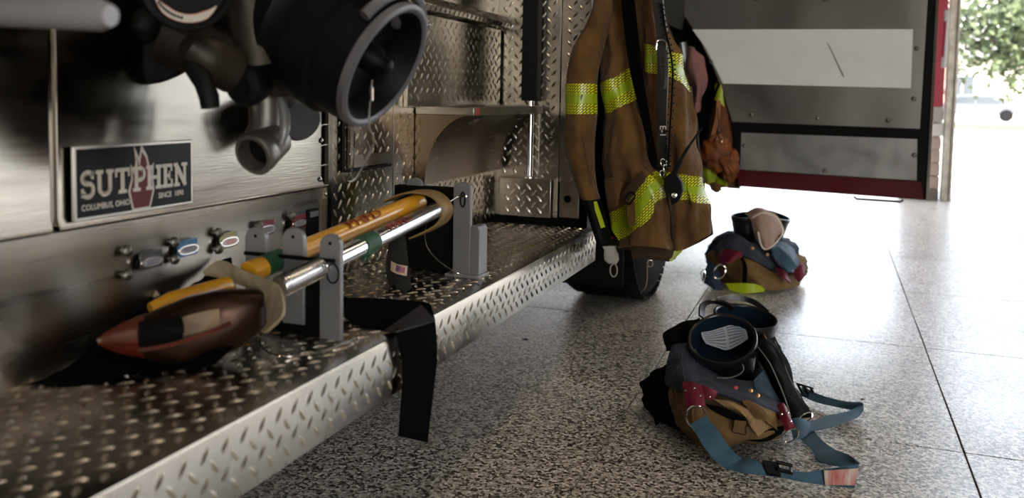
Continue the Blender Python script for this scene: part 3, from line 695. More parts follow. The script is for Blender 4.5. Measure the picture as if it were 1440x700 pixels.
# grab bar end close to the camera, with its dark bracket behind
G().tube([survey(-60, 14, .72), survey(60, 18, .705), survey(140, 21, .70), survey(156, 22, .70)], [.0165,.0165,.0165,.011], 20).obj('grab_bar', mat('satin aluminium', (.3,.3,.31), .5, .3), FE)
G().lathe(survey(55, 20, 1.18), (.5,-.85,-.1), [(-.1,.07),(0,.11),(.02,.11),(.03,.09),(.03,0)], 40).obj('port_cap', M_black_anod, FE, smooth=40)
G().lathe(survey(-60, 25, 1.05), (.8,-.55,-.1), [(-.1,.06),(0,.09),(.02,.09),(.03,.07),(.03,0)], 40).obj('port_cap', M_black_anod, FE, smooth=40)

# ---------------------------------------------------------------- tool mounts on the board
def rplate(y, x0, x1, z0, z1, th, hole=True, slope=0.0, r=None):
    """upright plate with a rounded head, in the x/z plane at depth y"""
    r = (x1-x0)/2 if r is None else r; cx_ = (x0+x1)/2; pts = [V((x0, y, z0)), V((x1, y, z0))]
    for k in range(0, 13):
        a = pi*k/12; pts.append(V((cx_ + (x1-x0)/2*cos(a)*(1 if r > .9*(x1-x0)/2 else 1), y, z1 - r + r*sin(a))))
    return G().prism(pts, (0, th, 0))
def rivhole(x, y, z, parent, r=.0032):
    return G().lathe((x, y, z), (0,-1,0), [(0, r), (.0004, r), (.0005, 0)], 12).obj('pin_hole', M_black, parent)
nm = bpy.data.objects.new('tool_mount', None); COL.objects.link(nm); nm.location = (-.86, 1.28, ZT); put(nm, FE); nm['label'] = 'near tool mount with three upright plates'
for (x0, x1, zt2, zb2) in ((-.961, -.917, .664, .50), (-.884, -.840, .668, .50), (-.809, -.768, .662, ZT)):
    o_ = rplate(1.27, x0, x1, zb2, zt2, .010).obj('upright_plate', M_grey_plate, nm, smooth=30, bev=.0015)
    rivhole((x0+x1)/2, 1.27, zt2-.016, o_)
# black gusset blocks beside the near upright
G().prism([(-.812,1.275,ZT),(-.812,1.275,.60),(-.835,1.275,.60),(-.86,1.275,.545),(-.835,1.275,ZT)], (0,.02,0)).obj('mount_block', M_black, nm, smooth=0)
G().box((-.97, 1.282, ZT), (-.80, 1.33, .50)).obj('mount_base', M_black, nm, bev=.003)
G().tube([(-.955, 1.262, .618), (-.775, 1.262, .618)], .0035, 8).obj('cross_pin', M_black, nm)
G().tube([(-.81, 1.26, .609), (-.785, 1.256, .612)], .0028, 8).obj('cross_pin_tip', M_trim, nm)
G().tube([V((-.778+.0115*cos(a), 1.262, .597+.0165*sin(a))) for a in [2*pi*k/20 for k in range(20)]], .0014, 6, closed=True).obj('pin_ring', M_black, nm)
cabn = curve([(-.80,1.258,.61),(-.84,1.25,.585),(-.862,1.24,.555),(-.87,1.215,.52),(-.855,1.17,.492),(-.80,1.145,.486),(-.76,1.19,.484),(-.745,1.26,.486),(-.75,1.31,.484)], 6)
G().tube(cabn, .0016, 6).obj('lanyard_cable', M_chrome, nm)
fm = bpy.data.objects.new('tool_mount', None); COL.objects.link(fm); fm.location = (-.84, 1.86, ZT); put(fm, FE); fm['label'] = 'far tool mount with a tall grey upright'
o_ = rplate(1.84, -.815, -.771, ZT, .700, .012, r=.012).obj('upright_plate', M_grey_plate, fm, smooth=30, bev=.002)
G().prism([(-.771,1.842,ZT+.006),(-.749,1.842,ZT+.006),(-.749,1.842,.592),(-.754,1.842,.600),(-.771,1.842,.600)], (0,.05,0)).obj('side_bracket', M_grey_plate, fm, smooth=0, bev=.0015)
G().box((-.83, 1.828, ZT), (-.745, 1.90, ZT+.008)).obj('mount_foot', M_grey_plate, fm, bev=.002)
rplate(1.88, -.955, -.915, .50, .700, .01, r=.014).obj('upright_plate', M_grey_plate, fm, smooth=30, bev=.002)
G().box((-.985, 1.87, ZT+.001), (-.815, 1.90, .682)).obj('mount_block', M_black, fm, bev=.004)
G().tube([V((-.789+.006*cos(a), 1.835, .661+.017*sin(a))) for a in [2*pi*k/20 for k in range(20)]], .0018, 6, closed=True).obj('pin_ring', M_black, fm)
G().tube([(-.80, 1.836, .668), (-.778, 1.830, .670)], .003, 8).obj('cross_pin_tip', M_trim, fm)
G().tube(curve([(-.80,1.834,.668),(-.83,1.82,.645),(-.86,1.80,.61),(-.86,1.79,.565),(-.835,1.79,.53),(-.79,1.80,.500),(-.765,1.82,.492)], 6), .0014, 6).obj('lanyard_cable', M_chrome, fm)

# ================================================================ TOOLS AND STRAPS ON THE BOARD
def edges(L_, R_, th=.002, k=6, nx=5, bulge=0.0, g=None):
    """strap between two edge curves"""
    a, b = curve(L_, k), curve(R_, k); gr = []
    for p, q in zip(a, b):
        n_ = V((0, -1, 0)); gr.append([p.lerp(q, j/(nx-1)) + n_*bulge*sin(pi*j/(nx-1)) for j in range(nx)])
    return sheet(gr, th, g), gr
S = survey; SX_ = survey_x; SZ_ = survey_z
M_yellow = mat('yellow fibreglass handle', (0.72, 0.34, 0.015), 0.38, noise_amt=0.3, noise_scale=10, stretch=(1, .3, 1), coat=.3)
M_green = mat('green tape', (0.015, 0.09, 0.04), 0.6, noise_amt=.4, noise_scale=60, bump=.6, bump_scale=120)
M_leather = mat('pale leather strap', (0.42, 0.35, 0.22), 0.65, noise_amt=.35, noise_scale=25, bump=.3, bump_scale=150)
M_leather2 = mat('tan leather strap', (0.27, 0.17, 0.055), 0.6, noise_amt=.4, noise_scale=30, bump=.3, bump_scale=150)
M_webblack = mat('black webbing', (0.002, 0.002, 0.0023), 0.9, spec=.03, weave=.5, bump_scale=120)
M_polesteel = mat('polished tool steel', (0.62, 0.62, 0.63), 0.18, 1.0, noise_amt=.12, noise_scale=18)
def polar_text(name, txt, size, a, b, r, start, ang, m, parent, bold=.0012, ysc=.62):
    """letters wrapped onto the pole a->b of radius r, starting at distance start, centred at angle ang"""
    vs, fs = text_mesh(txt, size); t = (b-a).normalized(); up = V((0,0,1)); up = (up - t*up.dot(t)).normalized(); sd = t.cross(up)
    hm = max(p.y for p in vs)/2; g = G()
    # subdivide the flat letters so that they follow the curve
    me = bpy.data.meshes.new('tmp'); me.from_pydata(vs, [], fs); bm = bmesh.new(); bm.from_mesh(me)
    bmesh.ops.triangulate(bm, faces=bm.faces); bmesh.ops.subdivide_edges(bm, edges=bm.edges, cuts=2); bm.to_mesh(me); bm.free()
    for q, (dx, dy) in enumerate(((0, 0), (bold, 0), (0, bold), (-bold, 0))):
        out = []
        for v_ in me.vertices:
            th_ = ang - (v_.co.y - hm + dy)*ysc/r; d = up*cos(th_) + sd*sin(th_); out.append(a + t*(start + v_.co.x + dx) + d*(r+.0005+q*.00006))
        g.add(out, [tuple(p.vertices) for p in me.polygons])
    bpy.data.meshes.remove(me)
    return g.obj(name, m, parent, smooth=0, recalc=False)

# yellow handled axe
ya, yb = S(350, 383, 1.20), S(590, 282, 1.80)
axe = thing('axe', 'yellow handled axe with an orange red tipped brown head beside the steel bar', 'axe', (ya.x, ya.y, ZT))
hp = curve([ya, ya.lerp(yb, .35), ya.lerp(yb, .7), yb.lerp(ya, .03), yb], 6)
n_ = len(hp)
gh = G().tube(hp, [.0165 + .002*max(0, (i/n_-.8))*5 for i in range(n_-1)] + [.012], 20, flat=1.15).obj('handle', M_yellow, axe, smooth=50)
td = (yb-ya).normalized()
polar_text('handle_letters', 'PHFD', .052, ya + td*.0, yb, .0185, .285, .50, mat('brown stamp ink', (.22, .03, .005), .6), axe)
G().tube([ya + td*.035, ya + td*.085], .0192, 18).obj('green_tape', M_green, axe)
# steel bar with red letters
ba, bb = S(392, 404, 1.14), S(622, 291, 1.80)
bar_ = thing('pry_bar', 'polished steel forcible entry bar with red stamped letters and green tape', 'pry bar', (ba.x, ba.y, ZT))
bd = (bb-ba).normalized()
G().lathe(ba, bd, [(0, .0145), (.02, .0165), ((bb-ba).length-.004, .0175), ((bb-ba).length, .014)], 24).obj('shaft', M_polesteel, bar_, smooth=40)
rg = G()
for k in range(16): rg.lathe(ba + bd*(.005+k*.0075), bd, [(0, .0165), (.0016, .0182), (.0032, .0165)], 20, cap=False)
rg.obj('grip_rings', M_polesteel, bar_, kind='stuff')
polar_text('bar_letters', 'PHFD', .040, ba, bb, .0177, .37, .40, mat('red stamp ink', (.35, .04, .015), .6), bar_, bold=.0004)
tp_ = ba + bd*.27
G().tube([tp_, tp_+bd*.05], .0195, 18).obj('green_tape', M_green, bar_)
fr = G()
for k in range(10):
    a = k*.6; p = tp_ + bd*(.006+.004*k) + V((.012*cos(a), 0, -.017)); fr.tube([p, p+V((.004*sin(k*2.1), .003*cos(k), -.008-.003*(k % 3)))], [.0022, .0008], 5)
fr.obj('tape_frays', M_green, bar_, kind='stuff')
# married tool head lying at the near end: blade pack of the bar
M_rust = mat('rusty brown tool steel', (0.05, 0.022, 0.012), 0.35, 0.7, noise_amt=.5, noise_scale=14, bump=.3, bump_scale=50)
M_toolred = mat('worn orange red paint', (0.10, 0.014, 0.004), 0.4, noise_amt=.4, noise_scale=18)
def headring(px, top, bot, y, dep):
    a, b = S(px, top, y), S(px, bot, y); c = (a+b)/2; h = (a.z-b.z)/2; n2 = 14
    return [c + V((dep*.45*cos(2*pi*k/n2), -dep*cos(2*pi*k/n2)*.9, h*sin(2*pi*k/n2)*(1 if abs(sin(2*pi*k/n2)) < .9 else .96))) for k in range(n2)]
secs = [(372,410,462,1.13,.012),(362,405,472,1.13,.026),(335,404,492,1.11,.030),(300,406,508,1.09,.032),(265,414,517,1.07,.034),(232,428,512,1.05,.03),(205,440,505,1.035,.026)]
hd = axe
G().loft([headring(*q) for q in secs]).obj('head_body', M_rust, hd, smooth=60)
G().loft([headring(*q) for q in [(206,439,506,1.035,.027),(190,444,502,1.03,.024),(165,456,497,1.02,.016),(148,466,490,1.01,.009),(138,474,484,1.0,.004)]]).obj('red_tip', M_toolred, hd, smooth=60)
sheetg = lambda pts, th=.003: sheet([[S(*p) for p in r] for r in pts], th)
sheet(upgrid([[S(*p) for p in r] for r in [[(195,452,.992),(225,448,1.0),(255,444,1.01)],[(193,470,.985),(225,468,.99),(258,462,1.0)],[(196,488,.988),(226,487,.995),(256,480,1.005)]]], 3, 3), .003).obj('dark_inset', M_black, hd)
sheet(upgrid([[S(*p) for p in r] for r in [[(256,446,1.012),(285,438,1.03),(308,434,1.045)],[(258,472,1.0),(285,466,1.02),(310,458,1.035)]]], 3, 3), .003).obj('worn_plate', mat('worn bare steel', (.25,.2,.15), .35, .9, noise_amt=.5, noise_scale=25), hd)
sheet(upgrid([[S(*p) for p in r] for r in [[(192,490,.985),(240,482,.99),(290,466,1.0),(325,452,1.04)],[(194,495,.985),(240,488,.99),(290,472,1.0),(325,458,1.04)]]], 3, 3), .003).obj('orange_edge', M_toolred, hd)
G().tube([S(212, 436, 1.10), S(240, 424, 1.13), S(300, 408, 1.18), S(330, 400, 1.2)], [.012, .016, .017, .016], 16).obj('yellow_wedge', M_yellow, hd, smooth=50)
# black cover behind the head; its shape also stands in for the tool's shadow
def blob(c, r, amp=.12, sc=6.0, seed=0.0, nu=48, nv=28, flat=None, ridge=0.0, top=None):
    g = G(); rings = []
    for i in range(nv+1):
        ph = pi*i/nv; row = []
        for j in range(nu):
            th = 2*pi*j/nu; d = V((sin(ph)*cos(th), sin(ph)*sin(th), cos(ph)))
            q = d*sc + V((seed, seed*.7, 0)); f = noise.noise(q)*.6 + noise.noise(q*2.3)*.3
            rr = noise.noise(V((d.x*sc*.8+seed*3, d.y*sc*.8, d.z*sc*2.0))); f += ridge*(1-abs(rr)*3)
            p = V((c[0]+d.x*r[0]*(1+amp*f), c[1]+d.y*r[1]*(1+amp*f), c[2]+d.z*r[2]*(1+amp*f)))
            if flat is not None: p.z = max(p.z, flat + .0005*(i % 2))
            row.append(p)
        rings.append(row)
    return g.loft(rings, True, True)
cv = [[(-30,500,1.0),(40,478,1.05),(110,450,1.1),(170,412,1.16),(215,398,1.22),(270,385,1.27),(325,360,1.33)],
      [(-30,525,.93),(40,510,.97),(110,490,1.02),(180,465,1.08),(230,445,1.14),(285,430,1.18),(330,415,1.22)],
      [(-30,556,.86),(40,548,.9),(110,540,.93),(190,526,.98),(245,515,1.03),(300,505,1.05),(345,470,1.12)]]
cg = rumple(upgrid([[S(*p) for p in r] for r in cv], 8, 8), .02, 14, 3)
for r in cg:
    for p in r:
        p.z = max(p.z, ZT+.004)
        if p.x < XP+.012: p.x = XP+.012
co_ = sheet(cg, .002).obj('cover_and_shadow', M_webblack, smooth=60); tag(co_, 'matte black cover and painted tool shadow bunched on the board behind the axe head', 'cover')
# pale leather loop around the near end
L1 = [(287,384,1.20),(310,366,1.20),(338,377,1.17),(368,390,1.14),(393,402,1.10),(401,425,1.06),(398,447,1.04),(376,468,1.06)]
R1 = [(292,384,1.20),(325,393,1.20),(350,403,1.17),(368,414,1.15),(377,428,1.13),(379,440,1.12),(378,455,1.11),(370,467,1.10)]
sg, _ = edges([S(*p) for p in L1], [S(*p) for p in R1], .004, bulge=.004)
tag(sg.obj('leather_strap', M_leather, smooth=60), 'pale leather strap looped over the axe head at the near mount', 'strap')
# tan leather loop round the far ends
pth = [(-.955,.655),(-.93,.668),(-.89,.681),(-.845,.68),(-.815,.664),(-.803,.638),(-.815,.612),(-.845,.592),(-.885,.573)]
a_, b_ = [V((x, 1.755, z)) for x, z in pth], [V((x, 1.815, z)) for x, z in pth]
sg, _ = edges(a_, b_, .004)
tag(sg.obj('leather_strap', M_leather2, smooth=60), 'tan leather strap looped round the far ends of the yellow and steel handles', 'strap')
cu_ = edges([S(190,402,1.2), S(206,404,1.18), S(216,418,1.15)], [S(196,398,1.2), S(212,400,1.18), S(224,414,1.15)], .003)[0].obj('strap_end', M_leather, smooth=60)
tag(cu_, 'curled pale strap end lying on the black cover by the left wall', 'strap')
# long black strap over the edge
hl = [SX_(556,470,-.692), SX_(566,520,-.690), SX_(563,570,-.690), SX_(560,613,-.690)]
hr = [SX_(611,458,-.668), SX_(613,505,-.664), SX_(607,560,-.664), SX_(600,622,-.664)]
Lp = [S(483,420,1.44), S(530,421,1.46), S(575,424,1.47), S(598,427,1.475), S(606,432,1.46)] + [p + V((0,0,0)) for p in hr]
Rp = [S(484,446,1.36), S(512,461,1.355), S(540,466,1.36), S(552,466,1.36), S(555,468,1.355)] + hl
bs = thing('black_strap', 'long black webbing strap hanging over the edge of the tread plate board', 'strap', tuple(S(545, 466, 1.37)))
edges(Lp, Rp, .003, k=5)[0].obj('webbing', M_webblack, bs, smooth=30)
edges([S(592,430,1.45), SX_(612,452,-.663)], [S(540,467,1.345), SX_(557,468,-.688)], .003, k=4)[0].obj('fold', mat('worn black webbing', (.018,.018,.02), .6, spec=.2, weave=.5, bump_scale=120), bs, smooth=30)
# dark strap with a flag patch
fs_ = thing('patched_strap', 'dark folded strap with a small cream and red patch hanging below the handles', 'strap', tuple(S(562, 410, 1.66)))
edges([S(548,335,1.72), S(544,360,1.70), S(543,385,1.68), S(548,404,1.66)], [S(570,330,1.72), S(572,355,1.70), S(576,385,1.68), S(580,410,1.66)], .006, bulge=.008)[0].obj('webbing', mat('charcoal webbing', (.012,.012,.011), .8, noise_amt=.4, noise_scale=30, weave=.5, bump_scale=100), fs_, smooth=40)
ptc, _ = edges([S(550,367,1.675), S(549,380,1.672)], [S(573,374,1.675), S(572,388,1.672)], .001, k=2, bulge=.008)
ptc.obj('patch', mat('cream patch', (.55,.42,.3), .7), fs_)
edges([S(557,371,1.668), S(556,380,1.666)], [S(570,376,1.668), S(569,384,1.666)], .001, k=2, bulge=.007)[0].obj('patch_print', mat('patch red print', (.5,.1,.05), .7, col2=(.05,.07,.25), noise_amt=.1, noise_scale=90), fs_)
G().tube(curve([S(553,402,1.66), S(560,410,1.655), S(572,412,1.655), S(580,406,1.66)], 4), .004, 8).obj('buckle', M_black, fs_)

# ================================================================ TURNOUT COAT
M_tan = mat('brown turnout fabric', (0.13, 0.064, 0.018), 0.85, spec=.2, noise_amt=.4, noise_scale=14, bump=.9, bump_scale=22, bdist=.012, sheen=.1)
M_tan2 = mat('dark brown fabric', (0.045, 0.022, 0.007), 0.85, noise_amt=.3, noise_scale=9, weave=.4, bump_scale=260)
def hivis():
    m = bpy.data.materials.new('lime reflective trim'); m.use_nodes = True; n = m.node_tree; N = n.nodes; L = n.links; p = N['Principled BSDF']
    uv = N.new('ShaderNodeUVMap'); uv.uv_map = 'UVMap'; sp = N.new('ShaderNodeSeparateXYZ'); L.new(uv.outputs[0], sp.inputs[0])
    # middle band: between v .34 and .66
    a = N.new('ShaderNodeMath'); a.operation = 'SUBTRACT'; a.inputs[1].default_value = .5; L.new(sp.outputs[1], a.inputs[0])
    b = N.new('ShaderNodeMath'); b.operation = 'ABSOLUTE'; L.new(a.outputs[0], b.inputs[0])
    c = N.new('ShaderNodeMath'); c.operation = 'LESS_THAN'; c.inputs[1].default_value = .155; L.new(b.outputs[0], c.inputs[0])
    g = N.new('ShaderNodeTexCoord')
    mp = N.new('ShaderNodeMapping'); mp.inputs['Rotation'].default_value = (0, radians(45), 0); mp.inputs['Scale'].default_value = (105, 1, 105); L.new(g.outputs['Object'], mp.inputs[0])
    br_ = N.new('ShaderNodeTexBrick'); br_.inputs['Scale'].default_value = 1.0; br_.inputs['Mortar Size'].default_value = .16; br_.inputs['Brick Width'].default_value = 1.3; br_.inputs['Row Height'].default_value = .65
    sx = N.new('ShaderNodeSeparateXYZ'); L.new(mp.outputs[0], sx.inputs[0]); cb = N.new('ShaderNodeCombineXYZ'); L.new(sx.outputs[0], cb.inputs[0]); L.new(sx.outputs[2], cb.inputs[1])
    L.new(cb.outputs[0], br_.inputs['Vector'])
    br_.inputs['Color1'].default_value = (.7, .72, .009, 1); br_.inputs['Color2'].default_value = (.7, .72, .009, 1); br_.inputs['Mortar'].default_value = (.08, .095, .004, 1)
    mx = N.new('ShaderNodeMix'); mx.data_type = 'RGBA'; L.new(c.outputs[0], mx.inputs[0]); L.new(br_.outputs[0], mx.inputs[6]); mx.inputs[7].default_value = (.26, .36, .008, 1)
    L.new(mx.outputs[2], p.inputs['Base Color']); p.inputs['Roughness'].default_value = .35; return m
M_hivis = hivis()
M_lime = mat('plain lime trim', (.36, .44, .01), .4)
coat = thing('turnout_coat', 'brown firefighter coat with lime stripes hanging at the end of the tread plate board', 'coat', (-.6, 2.7, .40))
def pgrid(rows, ku=6, kv=6, amp=.006, sc=9, seed=0, stretch=(1.6, 1, .7)):
    return rumple(upgrid([[S(*p) for p in r] for r in rows], ku, kv), amp, sc, seed, stretch)
def stripe(name, g_, i0, i1, j0, j1, parent, m=None, off=.002):
    nn = gnormals(g_); sub = [[g_[i][j] + nn[i][j]*off for j in range(j0, j1+1)] for i in range(i0, i1+1)]
    return sheet(sub, .0012).obj(name, m or M_hivis, parent, smooth=60)
KV = 6
Ar = [[(846,-150,2.68),(856,-150,2.63),(868,-150,2.62),(880,-150,2.64),(890,-150,2.68)],
      [(838,-40,2.66),(852,-40,2.62),(866,-40,2.61),(878,-40,2.63),(888,-40,2.67)],
      [(838,45,2.67),(852,42,2.61),(866,38,2.60),(878,34,2.62),(889,30,2.66)],
      [(847,121,2.70),(853,115,2.62),(866,108,2.60),(878,101,2.61),(889,95,2.66)],
      [(847,161,2.71),(853,159,2.63),(866,153,2.60),(879,147,2.61),(892,140,2.66)],
      [(847,210,2.71),(854,210,2.63),(869,205,2.61),(888,200,2.60),(906,192,2.66)],
      [(849,256,2.71),(858,258,2.64),(876,250,2.62),(898,232,2.59),(919,222,2.65)],
      [(853,301,2.68),(872,292,2.63),(891,278,2.60),(908,251,2.58),(926,238,2.64)],
      [(869,338,2.66),(887,329,2.61),(907,315,2.57),(922,287,2.56),(936,276,2.63)],
      [(868,348,2.66),(886,346,2.61),(908,346,2.57),(930,348,2.56),(948,352,2.62)]]
Ag = pgrid(Ar, 6, KV, .026, 15, 1.3, (1.9, 1, .6))
sheet(Ag, .006).obj('front_panel', M_tan, coat, smooth=60)
nC = len(Ag[0])-1
stripe('chest_stripe', Ag, 3*KV, 4*KV, 0, nC, coat); stripe('hem_stripe', Ag, 7*KV, 8*KV, 0, nC, coat)
Br = [[(880,-150,2.71),(892,-150,2.69),(905,-150,2.68),(915,-150,2.69),(924,-150,2.71)],
      [(882,-40,2.71),(894,-40,2.68),(906,-40,2.67),(918,-40,2.68),(926,-40,2.71)],
      [(884,30,2.72),(898,30,2.68),(910,30,2.67),(925,30,2.68),(937,30,2.72)],
      [(886,60,2.73),(903,61,2.68),(918,64,2.66),(940,72,2.68),(957,79,2.73)],
      [(888,98,2.73),(904,101,2.68),(922,104,2.66),(948,111,2.67),(970,130,2.73)],
      [(892,150,2.73),(908,155,2.69),(930,160,2.66),(956,165,2.66),(979,170,2.74)],
      [(905,205,2.73),(920,208,2.69),(938,205,2.67),(962,205,2.65),(982,205,2.74)],
      [(915,238,2.73),(932,241,2.69),(946,243,2.67),(968,246,2.65),(989,250,2.74)],
      [(925,274,2.73),(942,277,2.69),(955,281,2.67),(974,284,2.65),(994,288,2.74)],
      [(928,310,2.72),(942,312,2.69),(958,312,2.68),(980,308,2.66),(999,306,2.73)],
      [(935,362,2.71),(944,366,2.69),(960,352,2.68),(982,338,2.67),(1003,326,2.73)]]
Bg = pgrid(Br, 6, KV, .026, 15, 7.7, (1.9, 1, .6))
sheet(Bg, .006).obj('front_panel', M_tan, coat, smooth=60)
stripe('chest_stripe', Bg, 3*KV, 4*KV, 5, nC, coat); stripe('hem_stripe', Bg, 7*KV, 8*KV, 6, nC, coat)
# back of the coat closing the volume
bk = []
for r in Br: bk.append([(840+ (r[0][0]-880)*.4, r[0][1], 2.76), ((r[0][0]+840)/2+10, r[1][1], 2.80), (r[2][0]-5, r[2][1], 2.83), (r[3][0]-3, r[3][1], 2.81), (r[4][0]-1, r[4][1], 2.76)])
bk[-1] = [(868,350,2.74),(890,352,2.78),(930,360,2.82),(968,348,2.81),(1001,330,2.76)]
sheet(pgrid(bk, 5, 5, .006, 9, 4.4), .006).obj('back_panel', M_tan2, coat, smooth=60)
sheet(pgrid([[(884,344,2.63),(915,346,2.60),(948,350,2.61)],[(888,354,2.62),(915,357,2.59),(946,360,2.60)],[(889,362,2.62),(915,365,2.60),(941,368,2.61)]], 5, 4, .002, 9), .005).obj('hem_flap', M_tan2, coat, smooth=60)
edges([S(948,353,2.605), S(942,367,2.60)], [S(960,353,2.66), S(944,368,2.64)], .002, k=3)[0].obj('hem_trim', M_lime, coat)
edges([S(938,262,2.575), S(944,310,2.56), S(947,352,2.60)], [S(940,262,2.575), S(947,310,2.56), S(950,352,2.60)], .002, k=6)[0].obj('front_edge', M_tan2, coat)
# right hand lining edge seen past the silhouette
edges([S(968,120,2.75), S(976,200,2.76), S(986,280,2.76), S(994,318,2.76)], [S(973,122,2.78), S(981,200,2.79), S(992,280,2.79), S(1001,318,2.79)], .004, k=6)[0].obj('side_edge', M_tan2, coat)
# black strip painted in as the shade between sleeve and body
edges([S(832,70,2.70), S(830,160,2.71), S(832,240,2.71), S(846,330,2.72)], [S(852,70,2.72), S(853,160,2.73), S(856,240,2.73), S(872,335,2.73)], .004)[0].obj('gap_shade', M_webblack, coat, smooth=60)
# sleeve
sl = [(-60,846,872,2.66,.03),(-10,838,866,2.64,.045),(18,832,862,2.62,.05),(38,824,856,2.61,.055),(66,808,849,2.60,.06),(92,800,842,2.60,.06),(118,797,839,2.60,.06),(160,797,839,2.60,.06),(192,795,836,2.60,.058),(226,801,835,2.60,.055),(262,812,838,2.60,.05),(288,822,846,2.60,.045),(322,833,856,2.61,.04),(341,839,861,2.61,.038)]
def ring_sec(py, l, r, y, d, n=28, seed=0, lift=0.0):
    a, b = S(l, py, y), S(r, py, y); c = (a+b)/2; u = (b-a)/2; out = []
    for k in range(n):
        t = 2*pi*k/n; p = c + u*cos(t)*(1+lift/u.length) + V((0, -(d+lift)*sin(t), 0))
        f = noise.noise(V((p.x*16+seed, p.y*16, p.z*9)))*.022 + noise.noise(V((p.x*30+seed, 3, p.z*26)))*.010
        out.append(p + V((0, -1, 0))*f*abs(sin(t)))
    return out
def resamp(L_, k=3): 
    c = curve([V((a[0], a[1], a[2])) for a in L_], k); d = curve([V((a[3], a[4], 0)) for a in L_], k)
    return [(p.x, p.y, p.z, q.x, q.y) for p, q in zip(c, d)]
sl2 = resamp(sl); rings = [ring_sec(*q) for q in sl2]
i_bl = max(i for i, q in enumerate(sl2) if q[0] < 286)
G().loft(rings[:i_bl+1]).obj('sleeve', M_tan, coat, smooth=60)
G().loft([ring_sec(*q, lift=-.001) for q in sl2[i_bl:]]).obj('cuff', M_black, coat, smooth=60)
def sleeve_band(p0, p1, name, j0=1, j1=14, m=None, skew=0):
    rr = [ring_sec(*q, lift=.0022) for q in sl2 if p0 <= q[0] <= p1]
    gr = [[r[j] for j in range(j1, j0-1, -1)] for r in rr]; return sheet(gr, .001).obj(name, m or M_hivis, coat, smooth=60)
sleeve_band(117, 161, 'sleeve_stripe', 0, 14)
edges([S(833,284,2.56), S(845,321,2.565)], [S(839,283,2.56), S(851,319,2.565)], .002, k=4)[0].obj('cuff_stripe', M_lime, coat)
edges([S(822,288,2.58), S(832,322,2.59)], [S(824,287,2.575), S(834,321,2.585)], .0015, k=4)[0].obj('cuff_stripe', M_lime, coat)
# pocket, pocket flap and seams
def seam(name, pts, r=.0012, m=None, par=None): return G().tube(curve([S(*p) for p in pts], 6), r, 5).obj(name, m or M_tan2, par or coat)
seam('shoulder_seam', [(826,32,2.595),(840,50,2.565),(850,78,2.59),(852,105,2.60)])
seam('pocket_seam', [(864,28,2.595),(866,45,2.592),(873,58,2.597),(881,62,2.605),(884,52,2.61)])
seam('sleeve_seam', [(818,190,2.535),(826,230,2.545),(832,262,2.55)], .001)
sheet(pgrid([[(850,252,2.62),(862,250,2.595),(876,256,2.59)],[(852,272,2.62),(862,274,2.592),(872,272,2.588)],[(856,293,2.63),(866,290,2.6),(870,288,2.60)]], 4, 4, .003, 20), .004).obj('pocket_flap', M_tan, coat, smooth=60)
edges([S(874,272,2.575), S(893,252,2.565), S(903,240,2.56)], [S(881,284,2.57), S(899,264,2.56), S(909,250,2.555)], .003, k=5, bulge=.004)[0].obj('buckle_strap', M_tan2, coat)
G().tube(curve([S(878,283,2.55), S(886,270,2.55), S(893,275,2.55), S(885,288,2.55)], 4), .003, 8, closed=True).obj('flap_buckle', M_black, coat)
edges([S(881,284,2.555), S(882,300,2.555), S(884,318,2.555)], [S(891,282,2.55), S(893,300,2.548), S(893,317,2.55)], .003, k=4)[0].obj('hanging_tab', M_tan, coat)
# diagonal black webbing strap across the coat
sp_ = edges([S(866,-80,2.56), S(873,0,2.56), S(885,95,2.56), S(900,160,2.56), S(919,238,2.545)], [S(883,-80,2.555), S(892,0,2.555), S(903,95,2.56), S(913,160,2.56), S(925,232,2.545)], .004, k=8)[0].obj('shoulder_strap', M_webblack, coat, smooth=40)
sp_['label'] = 'black diagonal shoulder strap'
# leather radio strap with buckle and lettering, its zip and the radio microphone
M_bleather = mat('black leather', (.015,.014,.013), .45, noise_amt=.4, noise_scale=30, bump=.35, bump_scale=130)
rs = thing('radio_strap', 'black leather radio strap with a steel buckle worn over the brown coat', 'strap', tuple(S(932, 240, 2.6)))
edges([S(912,-80,2.60), S(917,0,2.60), S(923,50,2.60), S(924,110,2.60), S(923,170,2.60), S(926,235,2.61)], [S(928,-80,2.595), S(932,0,2.595), S(938,50,2.595), S(939,110,2.595), S(937,170,2.595), S(940,232,2.605)], .005, k=8)[0].obj('strap_band', M_bleather, rs, smooth=40)
edges([S(923,66,2.585), S(927,100,2.583), S(928,128,2.585)], [S(937,64,2.582), S(940,96,2.58), S(937,124,2.583)], .004, k=5, bulge=.003)[0].obj('strap_tongue', M_bleather, rs, smooth=40)
G().tube(curve([S(923,70,2.575), S(924,59,2.572), S(931,56,2.57), S(937,61,2.572), S(937,70,2.575)], 5), .003, 8).obj('strap_buckle', M_chrome, rs)
tl = S(936,178,2.592); t0 = S(936,196,2.592)
flat_text('strap_letters', 'E-1', .026, S(928,177,2.588), (t0-tl).normalized(), (S(938,186,2.588)-S(928,186,2.588)).normalized(), M_cream, rs, bold=.0008)
for py in (15, 25, 35, 85, 93): G().lathe(S(929 if py < 50 else 932, py, 2.575 if py > 50 else 2.59), (0,-1,0), [(0,.0025),(.0006,.0025),(.0007,0)], 10).obj('strap_hole', M_rubber, rs)
zp = curve([S(*p) for p in [(929,5,2.59),(935,38,2.585),(943,75,2.575),(946,105,2.57),(944,150,2.575),(941,200,2.58),(939,235,2.585)]], 9)
zi = coat; zt2 = G(); zt2.tube(zp, .0035, 6)
for k, p in enumerate(zp):
    if p.z < 1.4: zt2.box((p.x-.001+(.006 if k % 2 else -.008), p.y-.005, p.z-.0022), (p.x+.004+(.006 if k % 2 else -.008), p.y+.002, p.z+.0022))
zt2.obj('zip', M_black_anod, coat, kind='stuff')
mic = thing('radio_microphone', 'black radio microphone with an antenna clipped to the brown coat', 'radio', tuple(S(948, 285, 2.6)))
